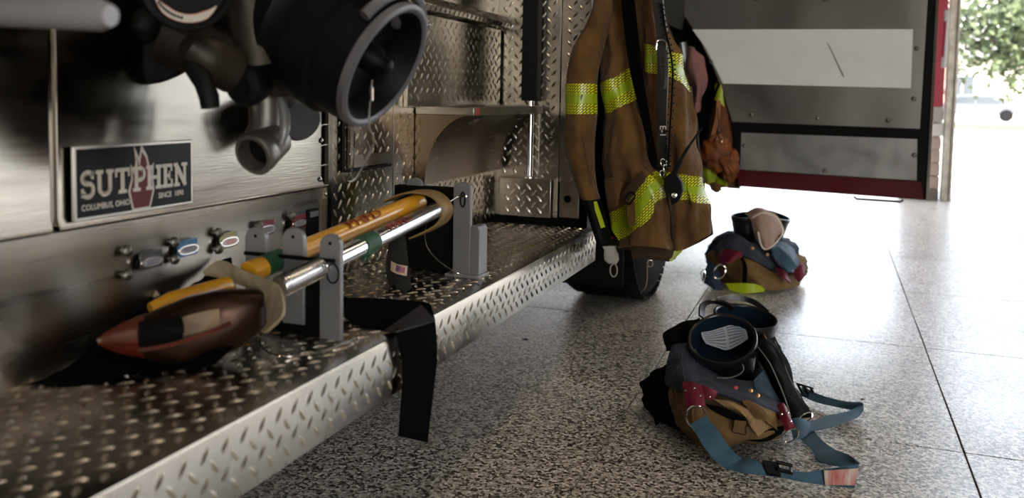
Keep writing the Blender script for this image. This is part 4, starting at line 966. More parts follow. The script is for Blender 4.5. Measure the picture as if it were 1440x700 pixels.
G().prism([S(936,250,2.60), S(945,243,2.60), S(955,246,2.60), S(961,256,2.60), S(962,268,2.60), S(956,282,2.60), S(946,288,2.60), S(940,278,2.60), S(936,264,2.60)], (0,-.03,0)).obj('radio_body', M_black_anod, mic, bev=.004, smooth=30)
G().lathe(S(949,274,2.57), (0,-1,0), [(0,.009),(.008,.008),(.009,.0045),(.011,0.0001)], 16).obj('volume_knob', M_chrome, mic)
G().tube(curve([S(945,250,2.58), S(953,235,2.575), S(963,215,2.57), S(975,197,2.57), S(987,180,2.57)], 5), [.0085]*4+[.0075]*4+[.005]*5+[.0035]*5+[.002]*3, 10).obj('antenna', M_rubber, mic)
for (px, py) in ((932,228),(936,236),(931,244),(940,230)):
    c = S(px, py, 2.585); G().tube([c + V((.007*cos(a), .002*sin(2*a), .010*sin(a))) for a in [2*pi*k/14 for k in range(14)]], .0017, 6, closed=True).obj('clip_ring', M_chrome, mic)
G().tube(curve([S(938,250,2.575), S(934,262,2.57), S(938,272,2.565), S(946,278,2.565)], 5), .0025, 6).obj('coiled_cord', M_rubber, mic)
# grey clip on the cuff lanyard
cl_ = thing('lanyard_clip', 'pale grey plastic clip with a ring hanging from the coat cuff', 'clip', tuple(S(862, 387, 2.6)))
M_clip = mat('pale grey plastic', (.3,.28,.25), .5, noise_amt=.2, noise_scale=40)
G().loft([ring_sec(py, l, r, 2.60, d, 16) for py, l, r, d in [(346,847,866,.012),(352,850,866,.014),(358,849,869,.016),(366,850,870,.017),(371,856,867,.012)]]).obj('clip_body', M_clip, cl_, smooth=50)
G().tube([S(863 + 5*cos(a), 380 + 9*sin(a), 2.595) for a in [2*pi*k/18 for k in range(18)]], .0024, 6, closed=True).obj('clip_ring', M_clip, cl_)
# steel hook that carries the coat and the hanging wire in front of the wheel
hk = G().tube(curve([V((-.745, 2.86, 1.60)), V((-.69, 2.84, 1.61)), V((-.64, 2.78, 1.60)), V((-.62, 2.72, 1.56)), V((-.60, 2.70, 1.50))], 5), .008, 8).obj('coat_hook', M_chrome, FE)
wr = thing('wire_lanyard', 'thin steel lanyard with a ring hanging below the coat hem in front of the wheel', 'lanyard', tuple(S(905, 405, 2.9)))
G().tube([S(914+4*cos(a), 370+4.5*sin(a), 2.9) for a in [2*pi*k/16 for k in range(16)]], .0025, 6, closed=True).obj('ring', M_chrome, wr)
G().tube(curve([S(910,374,2.9), S(910,392,2.9), S(908,403,2.9), S(903,409,2.9)], 5), .002, 6).obj('wire', M_trim, wr)

# ================================================================ TURNOUT BOOTS AND TROUSERS ON THE FLOOR
M_liner = mat('slate blue liner', (0.05, 0.06, 0.085), 0.8, noise_amt=.3, noise_scale=20, bump=.7, bump_scale=34, bdist=.008, spec=.15)
M_quilt = mat('quilt stitching', (0.085, 0.095, 0.12), .8)
M_blue = mat('blue suspender webbing', (0.06, 0.13, 0.185), 0.7, weave=.5, bump_scale=260, noise_amt=.25, noise_scale=20, spec=.25)
M_redtab = mat('crimson leather tab', (0.16, 0.006, 0.025), 0.55, noise_amt=.3, noise_scale=30, bump=.2, bump_scale=90)
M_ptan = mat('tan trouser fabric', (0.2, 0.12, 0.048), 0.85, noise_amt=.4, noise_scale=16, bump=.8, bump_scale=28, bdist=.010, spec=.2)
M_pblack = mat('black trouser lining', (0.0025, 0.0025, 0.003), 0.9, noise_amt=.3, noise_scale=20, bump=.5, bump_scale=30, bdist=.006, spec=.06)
M_boot = mat('black boot rubber', (0.007, 0.007, 0.008), 0.28, bump=.12, bump_scale=35, spec=.5)
M_lining = mat('dark blue boot lining', (0.003, 0.009, 0.018), .9, spec=.1)
M_brass = mat('brass snap', (.6,.35,.15), .3, .9)
def cgrid(rows, ku=6, kv=6, amp=.004, sc=20, seed=0): return rumple(upgrid([[S(*p) for p in r] for r in rows], ku, kv), amp, sc, seed)
def cloth(name, rows, m, par, th=.006, **k): return sheet(cgrid(rows, **k), th).obj(name, m, par, smooth=60)
def strap(name, Lr, Rr, m, par, th=.003, k=7, bulge=0.0, nx=5): return edges([S(*p) for p in Lr], [S(*p) for p in Rr], th, k, nx, bulge)[0].obj(name, m, par, smooth=40)
def ringtube(name, c, u, w_, a, b, r, m, par):
    c = V(c); return G().tube([c + V(u)*cos(2*pi*k/24)*a + V(w_)*sin(2*pi*k/24)*b for k in range(24)], r, 7, closed=True).obj(name, m, par)
def boot(par, rim, ax, R, length, squash=1.0, foot=None, lab=None):
    """rubber boot: open shaft with rolled rim, lining inside; foot below when given"""
    rim = V(rim); ax = V(ax).normalized(); u = ax.cross(V((0, 0, 1))).normalized(); w_ = u.cross(ax); n = 40
    def rg(d, r, off=V((0,0,0))): return [rim + off + ax*d + (u*cos(2*pi*k/n) + w_*sin(2*pi*k/n)*squash)*r*(1+.03*noise.noise(V((cos(2*pi*k/n)*1.5, sin(2*pi*k/n)*1.5, d*9+R*50)))) for k in range(n)]
    prof = [(-.03,R*.9),(-.004,R*.93),(.001,R*.97),(.001,R*1.015),(-.004,R*1.04),(-.016,R*1.035),(-.022,R*1.0),(-.05,R*.97),(-length*.5,R*.9),(-length*.8,R*.78),(-length,R*.7)]
    o_ = G().loft([rg(*q) for q in prof], True, False)
    if foot is not None:
        pass
    b_ = o_.obj('boot_shaft', M_boot, par, smooth=60, label=lab)
    G().loft([rg(*q) for q in [(-.004,R*.925),(-.03,R*.89),(-.07,R*.84),(-.072,R*.02)]], True, False).obj('boot_lining', M_lining, b_, smooth=60)
    return b_, u, w_, ax, rim

# ---- near set
pb = thing('boots_and_trousers', 'near black boots bunched in brown trousers with blue suspenders spread on the floor', 'turnout gear', tuple(SZ_(1010, 600, 0)), 'boots set out ready in trousers on the floor')
lean = V((-.03, -.54, .84))
rb1 = S(1016, 475, 2.35)
bA, uA, wA, aA, rA = boot(pb, rb1, lean, .088, .20, 1.0, lab='near boot with a white printed label inside')
rb2 = S(1049, 444, 2.56)
bB, uB, wB, aB, rB = boot(pb, rb2, V((.12, -.12, .98)), .089, .21)
# boot feet below the cloth, toes pointing away
for (cx_, cyy) in ((-.24, 2.52), (-.13, 2.62)):
    blobg = blob((cx_, cyy, .045), (.05, .14, .045), .03, 2, 1.0, 24, 14, flat=.002); blobg.obj('boot_foot', M_boot, pb, smooth=60)
# label inside the near boot: stands against the far inner wall
def inr(a, d, k=.86): return rA + aA*d + (uA*cos(a)+wA*sin(a))*.088*k
lab_rows = [[inr(a, d, .80-.2*abs(d)) for a in [radians(t) for t in (125, 105, 85, 65, 45)]] for d in (-.035, -.06, -.085)]
lab_rows = [[S(986,467,2.405),(S(1000,465,2.42)),S(1016,460,2.43),S(1032,456,2.43),S(1046,458,2.42)],[S(988,475,2.39),S(1003,475,2.41),S(1020,472,2.415),S(1036,469,2.415),S(1050,467,2.405)],[S(993,483,2.375),S(1008,488,2.385),S(1022,492,2.385),S(1038,485,2.385),S(1052,476,2.39)]]
lgx = upgrid(lab_rows, 4, 4)
sheet(lgx, .001).obj('paper_label', mat('paper label', (.3,.33,.37), .7), bA)
pl = G(); nn = gnormals(lgx)
for i in range(1, 8):
    for (j0, j1) in ((1, 8), (9, 15)):
        if i == 7 and j0 == 1: j0 = 4
        e_ = j1 - (i*3 % 3)
        a = [lgx[i][j] + nn[i][j]*.0012 for j in range(j0, e_+1)]; b = [p + (lgx[i+1][min(j0+q, 16)] - lgx[i][min(j0+q, 16)])*.38 for q, p in enumerate(a)]
        o0 = len(a); pl.add(a+b, [(q, q+1, o0+q+1, o0+q) for q in range(o0-1)])
pl.obj('label_print', mat('grey print', (.09,.10,.12), .7), bA, kind='stuff')
# pull loops
strap('pull_loop', [(982,444,2.38),(984,428,2.42),(998,421,2.45),(1020,423,2.47),(1034,432,2.47)], [(988,448,2.39),(991,432,2.43),(1002,426,2.46),(1018,428,2.48),(1030,436,2.48)], M_boot, bA, .006)
strap('pull_loop', [(1008,418,2.60),(1030,414,2.62),(1060,420,2.63),(1082,436,2.6)], [(1010,424,2.6),(1031,421,2.62),(1058,427,2.63),(1078,442,2.6)], M_boot, bB, .006)
G().tube(curve([S(*p) for p in [(1044,512,2.255),(1046,519,2.25),(1040,526,2.25),(1026,531,2.25),(1008,531,2.25)]], 5), .0018, 6).obj('boot_seam', mat('worn rubber edge', (.12,.12,.11), .5), bA)
# crumpled trousers
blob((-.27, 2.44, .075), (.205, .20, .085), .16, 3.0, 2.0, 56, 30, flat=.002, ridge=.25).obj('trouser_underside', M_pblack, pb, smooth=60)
blob((-.235, 2.375, .07), (.172, .155, .07), .14, 2.6, 5.3, 64, 34, flat=.012, ridge=.35).obj('trouser_body', M_ptan, pb, smooth=70)
cloth('trouser_front', [[(938,545,2.33),(958,540,2.25),(985,544,2.20),(1020,552,2.175),(1060,565,2.175),(1098,583,2.21)],
                        [(934,570,2.32),(956,572,2.22),(988,580,2.165),(1025,585,2.14),(1068,590,2.15),(1112,592,2.22)],
                        [(944,596,2.30),(965,606,2.21),(995,614,2.16),(1030,615,2.14),(1070,612,2.16),(1108,600,2.24)],
                        [(962,612,2.33),(980,622,2.27),(1005,628,2.22),(1035,625,2.22),(1065,618,2.25),(1095,608,2.32)]], M_ptan, pb, amp=.014, sc=16, seed=4.2)
# lens shaped pocket gap and fly flap
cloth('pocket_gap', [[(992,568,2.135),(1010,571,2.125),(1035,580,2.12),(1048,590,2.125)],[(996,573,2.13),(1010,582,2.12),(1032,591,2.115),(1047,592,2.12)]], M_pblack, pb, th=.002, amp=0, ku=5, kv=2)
cloth('trouser_flap', [[(1003,561,2.135),(1030,565,2.12),(1056,578,2.12),(1082,596,2.15)],[(1020,571,2.125),(1038,575,2.108),(1056,588,2.108),(1078,604,2.135)],[(1046,582,2.12),(1052,590,2.10),(1060,600,2.10),(1066,614,2.12)]], mat('ribbed light tan fabric', (.30,.19,.085), .8, noise_amt=.25, noise_scale=60, stretch=(8,1,1), bump=.5, bump_scale=40), pb, amp=.004, sc=30, seed=8, th=.005)
cloth('trouser_fold', [[(1040,560,2.15),(1064,566,2.14),(1090,580,2.17)],[(1050,572,2.12),(1072,578,2.11),(1092,592,2.15)],[(1062,588,2.12),(1080,594,2.12),(1092,604,2.17)]], M_ptan, pb, amp=.008, sc=24, seed=12, th=.008)
cloth('side_pocket', [[(944,556,2.27),(958,552,2.22),(972,558,2.18)],[(944,578,2.26),(960,580,2.19),(974,586,2.15)],[(952,598,2.26),(964,604,2.19),(976,608,2.15)]], M_ptan, pb, amp=.006, sc=24, seed=15, th=.006)
cloth('underfold_shade', [[(1040,604,2.14),(1070,606,2.145),(1104,600,2.20)],[(1040,618,2.17),(1072,622,2.19),(1100,612,2.25)]], M_pblack, pb, amp=.006, sc=18, kv=8, th=.004)  # black cloth stands in for the shaded gap under the fold
cloth('trouser_patch', [[(1033,590,2.108),(1050,592,2.102)],[(1030,607,2.112),(1048,611,2.105)]], M_ptan, pb, amp=0, ku=3, kv=3, th=.003)
seam('seam_line', [(1033,590,2.103),(1042,591,2.10),(1050,592,2.098),(1049,602,2.10),(1048,611,2.10),(1038,609,2.105),(1030,607,2.107),(1031,598,2.106),(1033,590,2.103)], .0009, M_pblack, pb)
seam('seam_line', [(946,548,2.27),(950,566,2.245),(954,585,2.23),(966,603,2.20)], .0013, M_tan2, pb)
seam('seam_line', [(952,572,2.225),(962,568,2.20),(975,575,2.18)], .0012, M_tan2, pb)
# slate blue liner collar
LC = [[(962,472,2.46),(975,482,2.40),(992,512,2.33),(1012,530,2.30),(1040,536,2.29),(1068,535,2.30),(1092,545,2.33)],
      [(948,480,2.40),(962,500,2.32),(985,530,2.25),(1015,542,2.225),(1045,546,2.22),(1075,552,2.235),(1104,566,2.27)],
      [(938,508,2.36),(952,524,2.26),(980,541,2.185),(1015,550,2.155),(1050,560,2.15),(1084,571,2.165),(1110,582,2.21)],
      [(931,535,2.34),(948,548,2.25),(978,550,2.19),(1015,556,2.16),(1050,567,2.155),(1082,579,2.175),(1106,589,2.22)]]
lgc = cgrid(LC, 6, 6, .010, 15, 6.6)
sheet(lgc, .007).obj('liner_collar', M_liner, pb, smooth=70)
nn = gnormals(lgc); q_ = G()
for s0 in range(2, 36, 5):
    for dr_ in (1, -1):
        path = []
        for i in range(len(lgc)):
            j = s0 + dr_*i*.55
            if 0 <= j <= 17: path.append(lgc[i][int(round(j))] + nn[i][int(round(j))]*.0006)
        if len(path) > 2: q_.tube(path, .0007, 4)
q_.obj('quilt_stitches', M_quilt, pb, kind='stuff')
for (px, py, m_) in ((1035,545,'red'),(1056,549,'b'),(1066,556,'b')):
    G().lathe(S(px, py, 2.145), (0,-1,.3), [(0,.005),(.003,.0045),(.004,0)], 12).obj('snap_button', mat('red snap', (.35,.03,.03), .4) if m_ == 'red' else M_brass, pb)
cloth('denim_tuck', [[(1060,534,2.27),(1068,526,2.29),(1076,518,2.33)],[(1062,546,2.25),(1074,546,2.25),(1086,542,2.29)],[(1072,555,2.24),(1084,560,2.24),(1096,560,2.27)]], mat('washed blue lining', (.045,.085,.13), .8, noise_amt=.4, noise_scale=18), pb, amp=.006)
# black glove shaped flap at the left and the black trouser leg at the right
cloth('black_flap', [[(985,450,2.46),(968,455,2.44),(950,462,2.42),(934,470,2.40)],[(984,462,2.43),(966,468,2.40),(950,474,2.385),(934,479,2.385)],[(978,478,2.43),(964,482,2.41),(952,486,2.41),(938,486,2.42)]], M_pblack, pb, amp=.012, sc=22, th=.012)
cloth('left_fold', [[(946,508,2.42),(936,520,2.40),(928,545,2.40)],[(940,540,2.33),(928,560,2.33),(922,580,2.36)],[(948,575,2.32),(934,590,2.33),(926,596,2.37)]], M_pblack, pb, amp=.012, sc=20, th=.01)
cloth('black_leg', [[(1060,464,2.50),(1074,462,2.54),(1086,474,2.56),(1098,486,2.58)],[(1066,490,2.40),(1082,488,2.42),(1098,496,2.46),(1108,512,2.52)],[(1076,522,2.33),(1092,520,2.34),(1108,530,2.38),(1120,545,2.44)],[(1094,560,2.27),(1108,558,2.28),(1124,566,2.31),(1136,572,2.35)],[(1108,590,2.25),(1118,588,2.25),(1130,582,2.28),(1139,576,2.32)]], M_pblack, pb, amp=.016, sc=18, seed=3, th=.014)
cloth('black_leg_fold', [[(1066,486,2.38),(1080,484,2.40),(1092,496,2.42)],[(1078,515,2.31),(1092,516,2.31),(1105,526,2.34)],[(1098,552,2.25),(1108,556,2.25),(1118,560,2.28)],[(1108,582,2.235),(1116,582,2.235),(1126,578,2.26)]], M_pblack, pb, amp=.008, sc=20, seed=9, th=.008)
M_edge = mat('pale piped edge', (.16,.15,.13), .7)
seam('piped_edge', [(1066,488,2.36),(1082,510,2.305),(1096,540,2.255),(1106,566,2.225),(1112,586,2.22)], .0016, M_edge, pb)
seam('piped_edge', [(1090,480,2.50),(1100,505,2.43),(1112,535,2.35),(1126,560,2.29)], .0014, M_edge, pb)
seam('piped_edge', [(1074,468,2.50),(1080,480,2.47),(1092,492,2.46)], .0014, M_brass, pb)
# tabs, rings and webbing
tb1 = cloth('left_tab', [[(959,537,2.165),(972,537,2.145),(986,540,2.14)],[(962,552,2.135),(974,553,2.12),(990,556,2.115)],[(964,573,2.115),(978,573,2.10),(992,570,2.105)]], M_redtab, pb, amp=.002, th=.005)
cloth('left_tab', [[(984,540,2.145),(998,545,2.13),(1010,551,2.13)],[(984,552,2.13),(996,558,2.12),(1005,556,2.12)],[(990,560,2.12),(998,560,2.115),(1002,558,2.118)]], M_redtab, pb, amp=.002, th=.005)
for p in ((964,549,2.125),(976,546,2.115),(985,556,2.105),(998,558,2.108)): G().lathe(S(*p), (0,-1,.3), [(0,.0026),(.0015,.002),(.002,0)], 10).obj('tab_stud', M_chrome, tb1)
c = S(979, 586, 2.085); ringtube('steel_ring', c, (1,0,0), (0,.25,.95), .0235, .026, .0026, M_chrome, pb)
tb2 = cloth('right_tab', [[(1092,570,2.20),(1100,566,2.20),(1106,572,2.20)],[(1096,586,2.17),(1106,582,2.165),(1114,590,2.17)],[(1104,606,2.15),(1110,603,2.145),(1117,598,2.15)]], M_redtab, pb, amp=.003, th=.005)
for p in ((1099,582,2.16),(1108,580,2.158),(1112,592,2.15)): G().lathe(S(*p), (0,-1,.3), [(0,.003),(.0015,.0022),(.002,0)], 10).obj('tab_stud', M_chrome, tb2)
c = S(1112, 612, 2.16); ringtube('steel_ring', c, (.9,.3,.1), (.3,0,.9), .019, .02, .0022, M_chrome, pb)
c = S(1133, 587, 2.28); ringtube('steel_ring', c, (.9,.3,.1), (.3,.3,.6), .016, .02, .002, M_chrome, pb)
def fz(px, py, z): return SZ_(px, py, z)
def fstrap(name, Lr, Rr, par=pb, th=.003, m=None, k=7): return edges([fz(*p) for p in Lr], [fz(*p) for p in Rr], th, k)[0].obj(name, m or M_blue, par, smooth=40)
ft1 = [S(973,597,2.075), S(986,622,2.045), S(1003,645,2.03)] + [fz(1018,656,.03), fz(1045,664,.028), fz(1070,668,.018), fz(1100,672,.010), fz(1130,678,.008), fz(1160,682,.008), fz(1202,686,.006)]
ft2 = [S(994,586,2.07), S(1010,606,2.05), S(1026,628,2.05)] + [fz(1040,642,.045), fz(1055,645,.045), fz(1072,650,.045), fz(1098,658,.035), fz(1130,664,.032), fz(1160,660,.045), fz(1208,652,.047)]
edges(ft1, ft2, .003, 6)[0].obj('front_suspender', M_blue, pb, smooth=40)
edges([S(972,596,2.07), S(994,584,2.065)], [S(976,606,2.062), S(998,593,2.06)], .003, 4)[0].obj('stitched_end', M_blue, pb)
bk_ = G()
bk_.prism([fz(1071,650,.05), fz(1095,653,.046), fz(1098,672,.018), fz(1078,668,.018)], (0,-.004,.008))
bko = bk_.obj('side_release_buckle', M_black_anod, pb, bev=.003, smooth=30)
for a, b in (((1092,652,.05),(1114,657,.044)), ((1092,662,.038),(1114,668,.026)), ((1112,655,.046),(1113,670,.022))): G().tube([fz(*a)+V((0,-.004,.006)), fz(*b)+V((0,-.004,.006))], .0045, 8).obj('buckle_prong', M_black_anod if a[0] < 1110 else M_cap_grey, bko)
edges([fz(1158,661,.048), fz(1182,660,.05), fz(1206,658,.05)], [fz(1160,681,.012), fz(1182,681,.012), fz(1201,682,.012)], .003, 5)[0].obj('pale_label', mat('worn red and cream label', (.5,.42,.36), .6, noise_amt=.1, col2=(.42,.06,.05), noise_scale=14, stretch=(6,1,1)), pb)
fstrap('rear_suspender', [(1208,652,.047),(1195,640,.035),(1175,632,.028),(1160,622,.022),(1150,612,.020),(1142,602,.020),(1134,596,.02)], [(1207,656,.012),(1185,656,.010),(1150,647,.010),(1142,632,.010),(1130,620,.010),(1122,612,.012),(1116,606,.014)], th=.003)
edges([fz(1118,590,.03), fz(1140,593,.03), fz(1165,585,.03), fz(1190,580,.03), fz(1206,573,.035), fz(1213,568,.045)], [fz(1118,612,.028), fz(1138,607,.026), fz(1160,603,.025), fz(1185,595,.022), fz(1203,588,.018), fz(1213,577,.012)], .003, 6)[0].obj('upper_suspender', M_blue, pb, smooth=40)
edges([fz(1213,568,.045), fz(1208,566,.045), fz(1190,565,.035), fz(1160,557,.03), fz(1142,550,.03), fz(1128,541,.03)], [fz(1213,577,.012), fz(1204,577,.012), fz(1185,574,.010), fz(1158,568,.010), fz(1140,562,.010), fz(1126,555,.012)], .003, 6)[0].obj('upper_suspender', M_blue, pb, smooth=40)
cloth('suspender_knot', [[(1112,590,2.24),(1124,588,2.24),(1140,594,2.25)],[(1112,602,2.21),(1124,604,2.20),(1138,606,2.21)],[(1116,618,2.17),(1124,616,2.17),(1132,612,2.18)]], M_blue, pb, amp=.005, th=.004)
ad = G()
for k in range(3): ad.tube([fz(1122+9*k, 540+2.5*k, .04), fz(1128+9*k, 553+2*k, .018)], .004, 7)
ad.tube([fz(1120,539,.042), fz(1144,546,.036)], .003, 7); ad.tube([fz(1126,555,.016), fz(1148,559,.014)], .003, 7)
ad.obj('strap_adjuster', M_black_anod, pb, kind='stuff')

# ---- far set
pf_ = thing('boots_and_trousers', 'far black boots with a pink lining turned out, in brown trousers before the cab door', 'turnout gear', tuple(SZ_(1060, 400, 0)), 'boots set out ready in trousers on the floor')
boot(pf_, S(1048, 302, 4.50), V((-.1,-.1,1)), .068, .20)
boot(pf_, S(1090, 302, 4.62), V((.25,-.05,.95)), .078, .20)
for c in ((-.32, 4.6, .04), (-.18, 4.66, .04)): blob((c[0], c[1], .045), (.05,.14,.045), .03, 2, 1, 20, 12, flat=.002).obj('boot_foot', M_boot, pf_)
M_pink = mat('pale pink lining', (.42,.28,.22), .8, noise_amt=.2, noise_scale=20)
cloth('pink_lining', [[(1048,300,4.40),(1060,293,4.40),(1075,294,4.42),(1090,300,4.45)],[(1056,308,4.36),(1068,300,4.34),(1084,304,4.36),(1098,314,4.42)],[(1060,325,4.34),(1070,322,4.30),(1084,322,4.32),(1101,326,4.40)],[(1068,343,4.34),(1076,351,4.30),(1084,346,4.31),(1092,336,4.36)]], M_pink, pf_, amp=.012, sc=14, th=.008)
seam('lining_edge', [(1058,306,4.34),(1074,299,4.33),(1092,306,4.36),(1101,324,4.37),(1094,338,4.33),(1080,350,4.28),(1071,346,4.28),(1066,326,4.3)], .004, mat('cream lining edge', (.75,.66,.55), .7), pf_)
blob((-.33, 4.56, .08), (.24,.22,.10), .14, 2.6, 11, 56, 30, flat=.003, ridge=.3).obj('trouser_body', M_ptan, pf_, smooth=70)
blob((-.36, 4.66, .12), (.22,.20,.11), .14, 3, 14, 48, 26, flat=.003, ridge=.3).obj('trouser_lining', M_liner, pf_, smooth=70)
cloth('liner_collar', [[(1008,345,4.50),(1022,332,4.44),(1040,330,4.40),(1060,342,4.38),(1085,345,4.40),(1110,345,4.5)],[(1006,352,4.46),(1024,346,4.36),(1045,350,4.31),(1065,360,4.30),(1090,368,4.33),(1122,368,4.42)],[(1002,360,4.46),(1022,356,4.34),(1045,360,4.28),(1068,371,4.27),(1092,382,4.31),(1128,384,4.42)]], M_liner, pf_, amp=.016, sc=12, th=.01)
cloth('trouser_front', [[(1004,358,4.42),(1025,360,4.32),(1048,364,4.26),(1072,376,4.25),(1100,388,4.30),(1126,384,4.4)],[(1008,378,4.40),(1028,382,4.27),(1050,386,4.20),(1075,394,4.20),(1100,398,4.25),(1128,392,4.38)],[(1014,396,4.38),(1030,402,4.28),(1050,402,4.22),(1076,407,4.20),(1100,407,4.24),(1122,400,4.36)]], M_ptan, pf_, amp=.02, sc=11, seed=2, th=.01)
cloth('lime_stripe', [[(1020,398,4.20),(1040,398,4.17),(1060,399,4.17),(1076,404,4.20)],[(1026,408,4.18),(1042,412,4.155),(1060,412,4.155),(1075,410,4.18)]], M_lime, pf_, amp=.002, th=.006)
cloth('washed_denim', [[(1084,340,4.36),(1100,340,4.40),(1116,350,4.46)],[(1088,355,4.28),(1104,360,4.32),(1124,368,4.40)],[(1096,370,4.25),(1110,382,4.27),(1128,382,4.36)]], mat('washed denim', (.14,.2,.28), .8, noise_amt=.4, noise_scale=20), pf_, amp=.016, sc=14, th=.01)
strap('wide_blue_band', [(1084,352,4.26),(1096,365,4.22),(1108,382,4.20)], [(1094,346,4.28),(1110,360,4.24),(1122,376,4.24)], M_blue, pf_, .006)
t1 = cloth('left_tab', [[(1012,350,4.28),(1028,350,4.22),(1044,354,4.2)],[(1011,362,4.24),(1026,364,4.17),(1042,362,4.17)],[(1010,374,4.24),(1018,372,4.18),(1026,368,4.17)]], M_redtab, pf_, amp=.01, th=.008)
cloth('middle_tab', [[(1090,376,4.24),(1098,378,4.22),(1106,382,4.22)],[(1096,388,4.2),(1104,392,4.18),(1112,398,4.19)]], M_redtab, pf_, amp=.008, th=.008, kv=5)
cloth('right_tab', [[(1118,376,4.3),(1126,372,4.3),(1133,369,4.32)],[(1116,388,4.28),(1126,388,4.27),(1132,384,4.3)],[(1122,396,4.28),(1128,394,4.27),(1134,384,4.3)]], M_redtab, pf_, amp=.01, th=.008)
strap('black_tie', [(1034,352,4.20),(1044,372,4.16),(1043,397,4.15)], [(1037,352,4.20),(1050,372,4.16),(1050,398,4.15)], M_webblack, pf_, .004)
ringtube('steel_ring', S(1012, 382, 4.16), (.9,0,.3), (0,.2,.9), .03, .035, .003, M_chrome, pf_)
M_navy2 = mat('navy strap', (.02,.035,.07), .75)
cloth('navy_pouch', [[(996,366,4.32),(1006,372,4.26),(1014,386,4.22)],[(990,385,4.26),(1000,394,4.20),(1013,400,4.18)],[(990,398,4.24),(1004,408,4.18),(1016,412,4.18)]], M_navy2, pf_, amp=.012, sc=12, th=.02)
G().tube(curve([S(*p) for p in [(1004,338,4.44),(996,352,4.4),(992,358,4.4)]], 5), .007, 7).obj('strap_stub', M_black, pf_)
G().tube([S(989+3*cos(a), 387+8*sin(a), 4.2) for a in [2*pi*k/14 for k in range(14)]], .003, 6, closed=True).obj('buckle', M_chrome, pf_)
for p in ((1058,349,4.28),(1079,358,4.27)): G().lathe(S(*p), (0,-1,.3), [(0,.008),(.003,.007),(.004,0)], 10).obj('snap_button', M_brass, pf_)

# ================================================================ GEAR HANGING IN THE CAB DOORWAY
mauve = cloth('mauve_coat', [[(962,64,4.60),(974,68,4.56),(986,80,4.60)],[(964,90,4.58),(978,92,4.52),(994,100,4.58)],[(968,120,4.58),(980,122,4.52),(992,122,4.58)],[(974,152,4.58),(980,158,4.55),(984,140,4.58)]], mat('dusty mauve fabric', (.28,.13,.12), .85, noise_amt=.3, noise_scale=12), None, amp=.03, sc=10, th=.03)
tag(mauve, 'dusty mauve cloth hanging between the brown coat and the curved door edge', 'cloth')
pc = thing('hanging_coat', 'brown coat with lime bands hanging in shadow beside the curved edge of the open door', 'coat', tuple(S(1012, 260, 4.6)))
cloth('coat_body', [[(1004,115,4.66),(1014,110,4.62),(1026,140,4.66)],[(1000,160,4.66),(1014,155,4.60),(1034,165,4.66)],[(996,220,4.66),(1016,215,4.60),(1037,215,4.66)],[(1000,262,4.66),(1016,264,4.62),(1034,262,4.66)]], mat('rust brown fabric', (.14,.045,.012), .85, noise_amt=.4, noise_scale=10), pc, amp=.03, sc=9, th=.03)
cloth('upper_band', [[(1006,118,4.57),(1014,120,4.56),(1018,138,4.57)],[(1003,140,4.57),(1010,142,4.56),(1019,150,4.57)]], M_hivis, pc, amp=.004, kv=5)
cloth('lower_band', [[(983,232,4.57),(995,234,4.54),(1008,240,4.57)],[(985,246,4.57),(997,248,4.54),(1007,252,4.57)],[(988,256,4.57),(996,260,4.54),(1004,262,4.57)]], M_hivis, pc, amp=.01)
cloth('corner_band', [[(1008,248,4.58),(1022,256,4.56)],[(1008,258,4.58),(1022,262,4.56)]], M_hivis, pc, amp=.004)
strap('black_strap', [(1009,118,4.55),(1000,140,4.55),(994,170,4.55),(990,205,4.55)], [(1013,118,4.55),(1004,142,4.55),(998,172,4.55),(993,206,4.55)], M_webblack, pc, .006)
strap('tan_strap', [(1008,140,4.53),(1006,165,4.53),(998,195,4.53),(992,215,4.53)], [(1014,142,4.53),(1011,168,4.53),(1003,197,4.53),(996,216,4.53)], mat('orange tan strap', (.35,.13,.035), .7), pc, .006)
gl = thing('work_gloves', 'pair of orange leather gloves clipped below the hanging brown coat', 'gloves', tuple(S(1012, 250, 4.5)))
M_glove = mat('orange glove leather', (.26,.07,.01), .6, noise_amt=.6, noise_scale=16, bump=.4, bump_scale=50)
gc = S(1008, 216, 4.49)
blob((gc.x, gc.y, gc.z), (.07, .05, .085), .3, 2.6, 21, 40, 24, ridge=.5).obj('rolled_glove', M_glove, gl, smooth=70)
for k in range(4):
    a = radians(-60 + 35*k); p0 = gc + V((.02+.01*k, -.045, -.02)); p1 = p0 + V((.045*cos(a)*.6+.03, -.01, -.075+.01*k)); G().tube(curve([p0, p0.lerp(p1,.5)+V((.01,-.012,0)), p1], 4), [.014]*4+[.014,.013,.013,.012,.008], 10).obj('glove_finger', M_glove, gl, smooth=60)
c2 = S(1026, 232, 4.52); blob((c2.x, c2.y, c2.z), (.045,.04,.08), .3, 3, 31, 32, 20, ridge=.5).obj('second_glove', M_glove, gl, smooth=70)
G().tube(curve([S(1009,150,4.5), S(1011,180,4.49), S(1012,192,4.48)], 5), .003, 6).obj('glove_cord', M_trim, gl)
G().tube([S(1012+4*cos(a), 197+4*sin(a), 4.46) for a in [2*pi*k/14 for k in range(14)]], .003, 6, closed=True).obj('glove_clip', M_chrome, gl)
tl_ = cloth('coat_tail', [[(998,258,4.5),(1006,256,4.47),(1014,262,4.5)],[(1000,267,4.5),(1008,271,4.47),(1015,267,4.5)]], M_tan, pc, amp=.006, th=.006)
vt = G().tube([S(960,60,4.62), S(963,80,4.62), S(965,100,4.62)], .02, 10).obj('door_grab_rail', mat('satin rail', (.5,.5,.5), .3, .9), FE)

